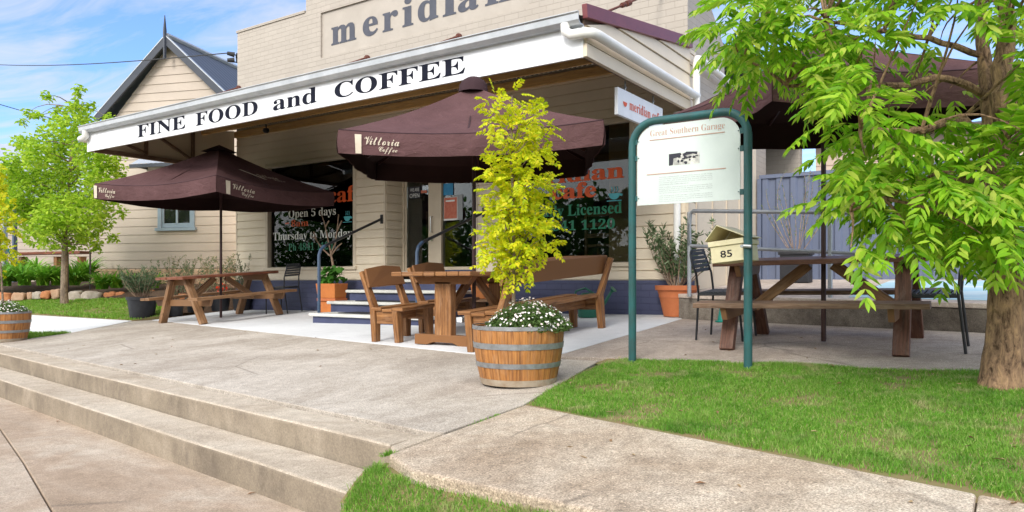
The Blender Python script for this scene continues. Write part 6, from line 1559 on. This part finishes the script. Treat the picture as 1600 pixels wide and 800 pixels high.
# strap-leaved clumps, rocks and low shrubs of the garden bed
for i, (px, py, z, n, L_) in enumerate(((-30, 448, 16.6, 70, .72), (8, 447, 16.6, 80, .75), (38, 446, 16.6, 80, .75), (66, 446, 16.5, 80, .72), (90, 446, 16.7, 70, .72), (118, 446, 16.9, 90, .85), (135, 440, 17.2, 90, .85), (20, 440, 17.4, 80, .8), (55, 438, 17.4, 80, .8), (160, 452, 16.0, 80, .6), (182, 450, 16.0, 60, .55), (205, 448, 16.2, 50, .5), (240, 450, 16.0, 50, .5))):
    c = atZ(px, py, z); c.z = max(c.z, .38)
    lab = ['strap leaved clump at the very left edge of the bed', 'strap leaved clump behind the left barrel', 'second strap leaved clump right of the left barrel', 'strap leaved clump left of the tree trunk', 'strap leaved clump touching the tree trunk', 'tall strap leaved clump right of the tree trunk', 'tall strap leaved clump at the house corner', 'rear strap leaved clump below the timber rail', 'rear strap leaved clump below the counter', 'low strap leaved clump above the pale boulder', 'low strap leaved clump above the orange stone', 'low strap leaved clump below the house window', 'low strap leaved clump behind the picnic table'][i]
    t = thing('strap_leaf_plant', lab, 'plant', tuple(c), 'strap leaved plants in the garden bed'); strap_clump(t, tuple(c), int(n * 1.7), L_ * 1.1, .045, 'leaf_strap')
def rock(px0, px1, py0, py1, z, mat, lab, seed):
    a = atZ(px0, py1, z); b = atZ(px1, py1, z); w = (b - a).length; h = (py1 - py0) / F * z; c = (a + b) / 2
    bm = bmesh.new(); bmesh.ops.create_icosphere(bm, subdivisions=3, radius=1)
    for v in bm.verts:
        q = v.co.copy(); k = 1 + .28 * mnoise.noise(q * 1.3 + Vector((seed * 3.1, 0, 0))) + .10 * mnoise.noise(q * 3.5 + Vector((seed, 2, 0)))
        q = Vector([math.copysign(abs(x) ** .62, x) for x in q]) * k; v.co = mu * (q.x * w * .46) + mv * (q.y * w * .35) + Vector((0, 0, q.z * h * .52 + h * .42))
    me = bpy.data.meshes.new('rock'); bm.to_mesh(me); bm.free()
    for f in me.polygons: f.use_smooth = True
    o = link_mesh('garden_rock', me, mat, None, tuple(c)); tag(o, lab, 'rock', 'rocks edging the garden bed')
RK = [(-40, -8, 455, 470, 'sandstone', 'brown edging rock beyond the left frame edge'), (-6, 22, 456, 471, 'orange_stone', 'leftmost orange edging rock behind the barrel daisies'), (20, 43, 456, 470, 'sandstone', 'low brown edging rock right of the barrel daisies'), (42, 52, 456, 467, 'sandstone', 'small brown edging rock among the left stones'), (51, 66, 455, 467, 'granite', 'small grey edging rock left of the orange one'), (65, 81, 454, 466, 'orange_stone', 'rounded orange edging rock left of the tree trunk'), (80, 97, 451, 465, 'sandstone', 'brown edging rock touching the tree trunk'),
      (105, 130, 453, 476, 'granite', 'pale square boulder right of the tree trunk'), (130, 161, 453, 474, 'granite', 'largest pale boulder of the garden edge'), (163, 182, 455, 470, 'orange_stone', 'flat orange edging rock beside the largest boulder'), (181, 197, 456, 470, 'orange_stone', 'orange edging rock left of the black pot'), (222, 242, 452, 464, 'orange_stone', 'orange rock behind the lavender pot'), (240, 252, 455, 466, 'granite', 'small pale rock behind the lavender'), (262, 300, 456, 468, 'orange_stone', 'orange rock seen under the left picnic table')]
for i, (a, b, c_, d_, m, lab) in enumerate(RK): rock(a, b, c_, d_, 15.75, m, lab, i + 1)
for px, py, z, lab in ((262, 452, 16.2, 'grey shrub below the house window'), (300, 452, 16.2, 'grey shrub behind the picnic table end'), (335, 450, 16.0, 'grey shrub left of the umbrella pole'), (365, 450, 15.8, 'grey shrub beside the house corner board')):
    c = atZ(px, py, z); t = thing('bed_shrub', lab, 'shrub', tuple(c), 'grey shrubs along the house wall'); stems_plant(t, tuple(c), 16, .75, .45, (.055, .014), 'leaf_olive', per=26, r=.005, bend=.6)

# small things on the ground
c = G(722, 500); c = (atG(723, 503).x, atG(723, 503).y, atG(723, 503).z); db = thing('dog_bowl', 'shiny steel dog bowl under the pedestal table', 'bowl', c); mb = MB(); mb.lathe([(0, .012), (.08, .012), (.095, .0), (.11, .0), (.095, .065), (.088, .068), (.078, .02), (0, .018)], c, 24); mb.build('bowl', 'steelbowl', db, smooth=True)
c = atG(1128, 503); cn = thing('teal_cone', 'small teal plastic cone under the dark picnic table', 'cone', tuple(c)); mb = MB(); mb.lathe([(0, 0), (.075, 0), (.075, .015), (.05, .018), (.022, .17), (0, .175)], tuple(c), 16); mb.build('cone_body', 'tealplastic', cn, smooth=True, angle=40)
c = atG(862, 500); c = Vector((-4.55, 8.55, gz(-4.55, 8.55))); gc = thing('watering_can', 'dark green watering can behind the long bench', 'watering can', tuple(c)); mb = MB(); mb.lathe([(0, 0), (.14, 0), (.15, .02), (.135, .28), (.10, .31), (.06, .32)], tuple(c), 20); mb.build('body', 'greenplastic', gc, smooth=True, angle=40)
mb = MB(); mb.tube([c + Vector((.12, 0, .06)), c + Vector((.24, 0, .22)), c + Vector((.32, 0, .34))], [.03, .022, .018], 8); mb.tube([c + Vector((.32, 0, .34)), c + Vector((.35, 0, .37))], [.02, .05], 10); mb.build('spout', 'greenplastic', gc, smooth=True)
mb = MB(); mb.tube([c + Vector((-.13, 0, .10)), c + Vector((-.24, 0, .2)), c + Vector((-.2, 0, .34)), c + Vector((-.06, 0, .38)), c + Vector((.06, 0, .31))], .014, 8); mb.build('handle', 'greenplastic', gc, smooth=True)
# fallen leaves, each one by itself
for i, (px, py, lab) in enumerate(((980, 706 + 0, None), (392, 771, 'dry brown leaf fallen on the road slab'), (90, 654, 'curled dry leaf beside the lower step'), (1095, 757, 'pale dry leaf on the footpath'))):
    if lab is None: continue
    p = atG(px, py) if px > 600 else atH(px, py, rz(-2.5, 2) + .004)
    if px > 600: p.z += .004
    if px < 600: p.z = rz(p.x, p.y) + .004
    mb = MB(); a = i * 1.3; u_ = Vector((math.cos(a), math.sin(a), 0)); v_ = Vector((-u_.y, u_.x, 0)); mb.add([p - u_ * .025, p + v_ * .01 + Vector((0, 0, .006)), p + u_ * .03 + Vector((0, 0, .003)), p - v_ * .01 + Vector((0, 0, .008)), p + Vector((0, 0, .001))], [(0, 4, 1), (1, 4, 2), (2, 4, 3), (3, 4, 0)])
    tag(mb.build('fallen_leaf', 'wood_raw', None, org=tuple(p)), lab, 'leaf')

# dry leaf litter blown over the paving and the lawn
n = 230; lx = rng.uniform(-9.5, 1.0, n); ly = rng.uniform(2.2, 7.6, n); kp = np.array([(inpoly(np.array([q]), np.array([w_]), fore)[0] and rng.random() < .35) or inpoly(np.array([q]), np.array([w_]), RL)[0] or (q > -2.4 and w_ < 3.4 and w_ > 2.45) or (q > -3 and w_ > 5.8 and rng.random() < .6) for q, w_ in zip(lx, ly)])
lx = lx[kp]; ly = ly[kp]; n = len(lx); P = np.stack([lx, ly, np.array([gz(q, w_) for q, w_ in zip(lx, ly)]) + .006], 1); P[:, 2] += np.where(inpoly(lx, ly, RL), .016, 0)
dl = rdir(n, -.12, .12); V, Fc = leaflets(P, dl, np.tile(np.array([[0, 0, 1.0]]), (n, 1)) + rng.normal(0, .2, (n, 3)), rng.uniform(.02, .055, n), rng.uniform(.008, .02, n), .25, .15)
tag(np_obj('leaf_litter', V, Fc, 'dry_leaf', None, (-4, 4, 0)), 'dry fallen leaves scattered over paving and lawn', 'leaf litter', None, 'stuff')

# leafy trees on the far side of the road (they show in the shop windows)
n = 30000; P = np.stack([rng.uniform(-34, 16, n), -9.5 + rng.normal(0, 1.6, n), -.4 + 4.6 * rng.uniform(0, 1, n) ** .8], 1); dn_ = np.array([mnoise.noise(Vector((a * .35, 3, c * .45))) for a, b, c in P]); P = P[(dn_ > -.18) | (P[:, 2] < 2)]; n = len(P)
V, Fc = leaflets(P, rdir(n), rdir(n), rng.uniform(.22, .4, n), rng.uniform(.14, .25, n), .1, .1); tag(np_obj('roadside_trees', V, Fc, 'leaf_belt', None, (-8, -9.5, 0)), 'band of leafy trees across the road reflected in the windows', 'trees', None, 'stuff')

# ================================================================== LIGHT, SKY, CAMERA
ELEV = 33.0; sh = cw(-.42, -1.0); sh.z = 0; sh.normalize()
Sd = Vector((sh.x * math.cos(R(ELEV)), sh.y * math.cos(R(ELEV)), math.sin(R(ELEV))))
sl = bpy.data.lights.new('sun', 'SUN'); sl.energy = SUN_E; sl.angle = R(SUN_A); sl.color = (1, .95, .88)
so_ = bpy.data.objects.new('sun', sl); COL.objects.link(so_); so_.rotation_euler = (-Sd).to_track_quat('-Z', 'Y').to_euler(); so_.location = (0, 0, 20)
w = bpy.data.worlds.new('World'); scene.world = w; w.use_nodes = True; nt = w.node_tree; bg = nt.nodes['Background']
sky = nt.nodes.new('ShaderNodeTexSky'); sky.sky_type = 'NISHITA'; sky.sun_disc = False; sky.sun_elevation = R(ELEV); sky.sun_rotation = math.atan2(Sd.x, Sd.y); sky.air_density = 1.0; sky.dust_density = .6; sky.ozone_density = 1.4
tc = nt.nodes.new('ShaderNodeTexCoord'); sp = nt.nodes.new('ShaderNodeSeparateXYZ'); nt.links.new(tc.outputs['Generated'], sp.inputs[0])
mxz = nt.nodes.new('ShaderNodeMath'); mxz.operation = 'MAXIMUM'; mxz.inputs[1].default_value = .06; nt.links.new(sp.outputs[2], mxz.inputs[0])
cbn = nt.nodes.new('ShaderNodeCombineXYZ')
for k in (0, 1):
    dv = nt.nodes.new('ShaderNodeMath'); dv.operation = 'DIVIDE'; nt.links.new(sp.outputs[k], dv.inputs[0]); nt.links.new(mxz.outputs[0], dv.inputs[1]); nt.links.new(dv.outputs[0], cbn.inputs[k])
mp = nt.nodes.new('ShaderNodeMapping'); mp.inputs['Rotation'].default_value = (0, 0, R(-25)); mp.inputs['Scale'].default_value = (.6, 2.3, 1); nt.links.new(cbn.outputs[0], mp.inputs[0])
nz = nt.nodes.new('ShaderNodeTexNoise'); nz.inputs['Scale'].default_value = 1.3; nz.inputs['Detail'].default_value = 9; nz.inputs['Roughness'].default_value = .62; nz.inputs['Distortion'].default_value = .9; nt.links.new(mp.outputs[0], nz.inputs['Vector'])
rp2 = nt.nodes.new('ShaderNodeValToRGB'); rp2.color_ramp.elements[0].position = .40; rp2.color_ramp.elements[0].color = (.04, .04, .04, 1); rp2.color_ramp.elements[1].position = .74; rp2.color_ramp.elements[1].color = (.9, .9, .9, 1); nt.links.new(nz.outputs[0], rp2.inputs[0])
mx = nt.nodes.new('ShaderNodeMix'); mx.data_type = 'RGBA'; mr = nt.nodes.new('ShaderNodeMapRange'); mr.interpolation_type = 'SMOOTHSTEP'; mr.inputs['From Min'].default_value = .42; mr.inputs['From Max'].default_value = -.35; mr.inputs['To Max'].default_value = .93; nt.links.new(sp.outputs[1], mr.inputs['Value'])  # unseen bright cloud bank behind the camera, added as fill under the awning
mxx = nt.nodes.new('ShaderNodeMath'); mxx.operation = 'MAXIMUM'; nt.links.new(rp2.outputs[0], mxx.inputs[0]); nt.links.new(mr.outputs[0], mxx.inputs[1]); nt.links.new(mxx.outputs[0], mx.inputs[0])
cm = nt.nodes.new('ShaderNodeMix'); cm.data_type = 'RGBA'; nt.links.new(mr.outputs[0], cm.inputs[0]); cm.inputs[6].default_value = (CLOUD, CLOUD * 1.03, CLOUD * 1.07, 1); cm.inputs[7].default_value = (CLOUD_FILL, CLOUD_FILL * 1.0, CLOUD_FILL * 1.0, 1); nt.links.new(cm.outputs[2], mx.inputs[7]); tint = nt.nodes.new('ShaderNodeMix'); tint.data_type = 'RGBA'; tint.blend_type = 'MULTIPLY'; tint.inputs[0].default_value = 1; tint.inputs[7].default_value = TINT; nt.links.new(sky.outputs[0], tint.inputs[6]); nt.links.new(tint.outputs[2], mx.inputs[6]); nt.links.new(mx.outputs[2], bg.inputs[0]); bg.inputs[1].default_value = SKY_S

cd = bpy.data.cameras.new('camera'); cd.sensor_width = 36; cd.lens = F / 1600 * 36; cd.shift_x = 0; cd.shift_y = (HY - 400) / 1600; cd.clip_start = .05; cd.clip_end = 2000
co = bpy.data.objects.new('camera', cd); COL.objects.link(co); co.location = (0, 0, CZ); co.rotation_euler = (R(90), 0, math.atan2(RY, RX)); scene.camera = co
scene.view_settings.view_transform = 'Standard'; scene.view_settings.look = 'None'; scene.view_settings.gamma = 1; scene.view_settings.use_curve_mapping = False; scene.view_settings.exposure = EXPO
scene.render.engine = 'CYCLES'; cy = scene.cycles; cy.max_bounces = 7; cy.diffuse_bounces = 6; cy.glossy_bounces = 3; cy.transmission_bounces = 4; cy.transparent_max_bounces = 8
cy.use_denoising = True; cy.caustics_reflective = False; cy.caustics_refractive = False; cy.sample_clamp_indirect = 6
try: cy.denoiser = 'OPENIMAGEDENOISE'
except Exception: pass
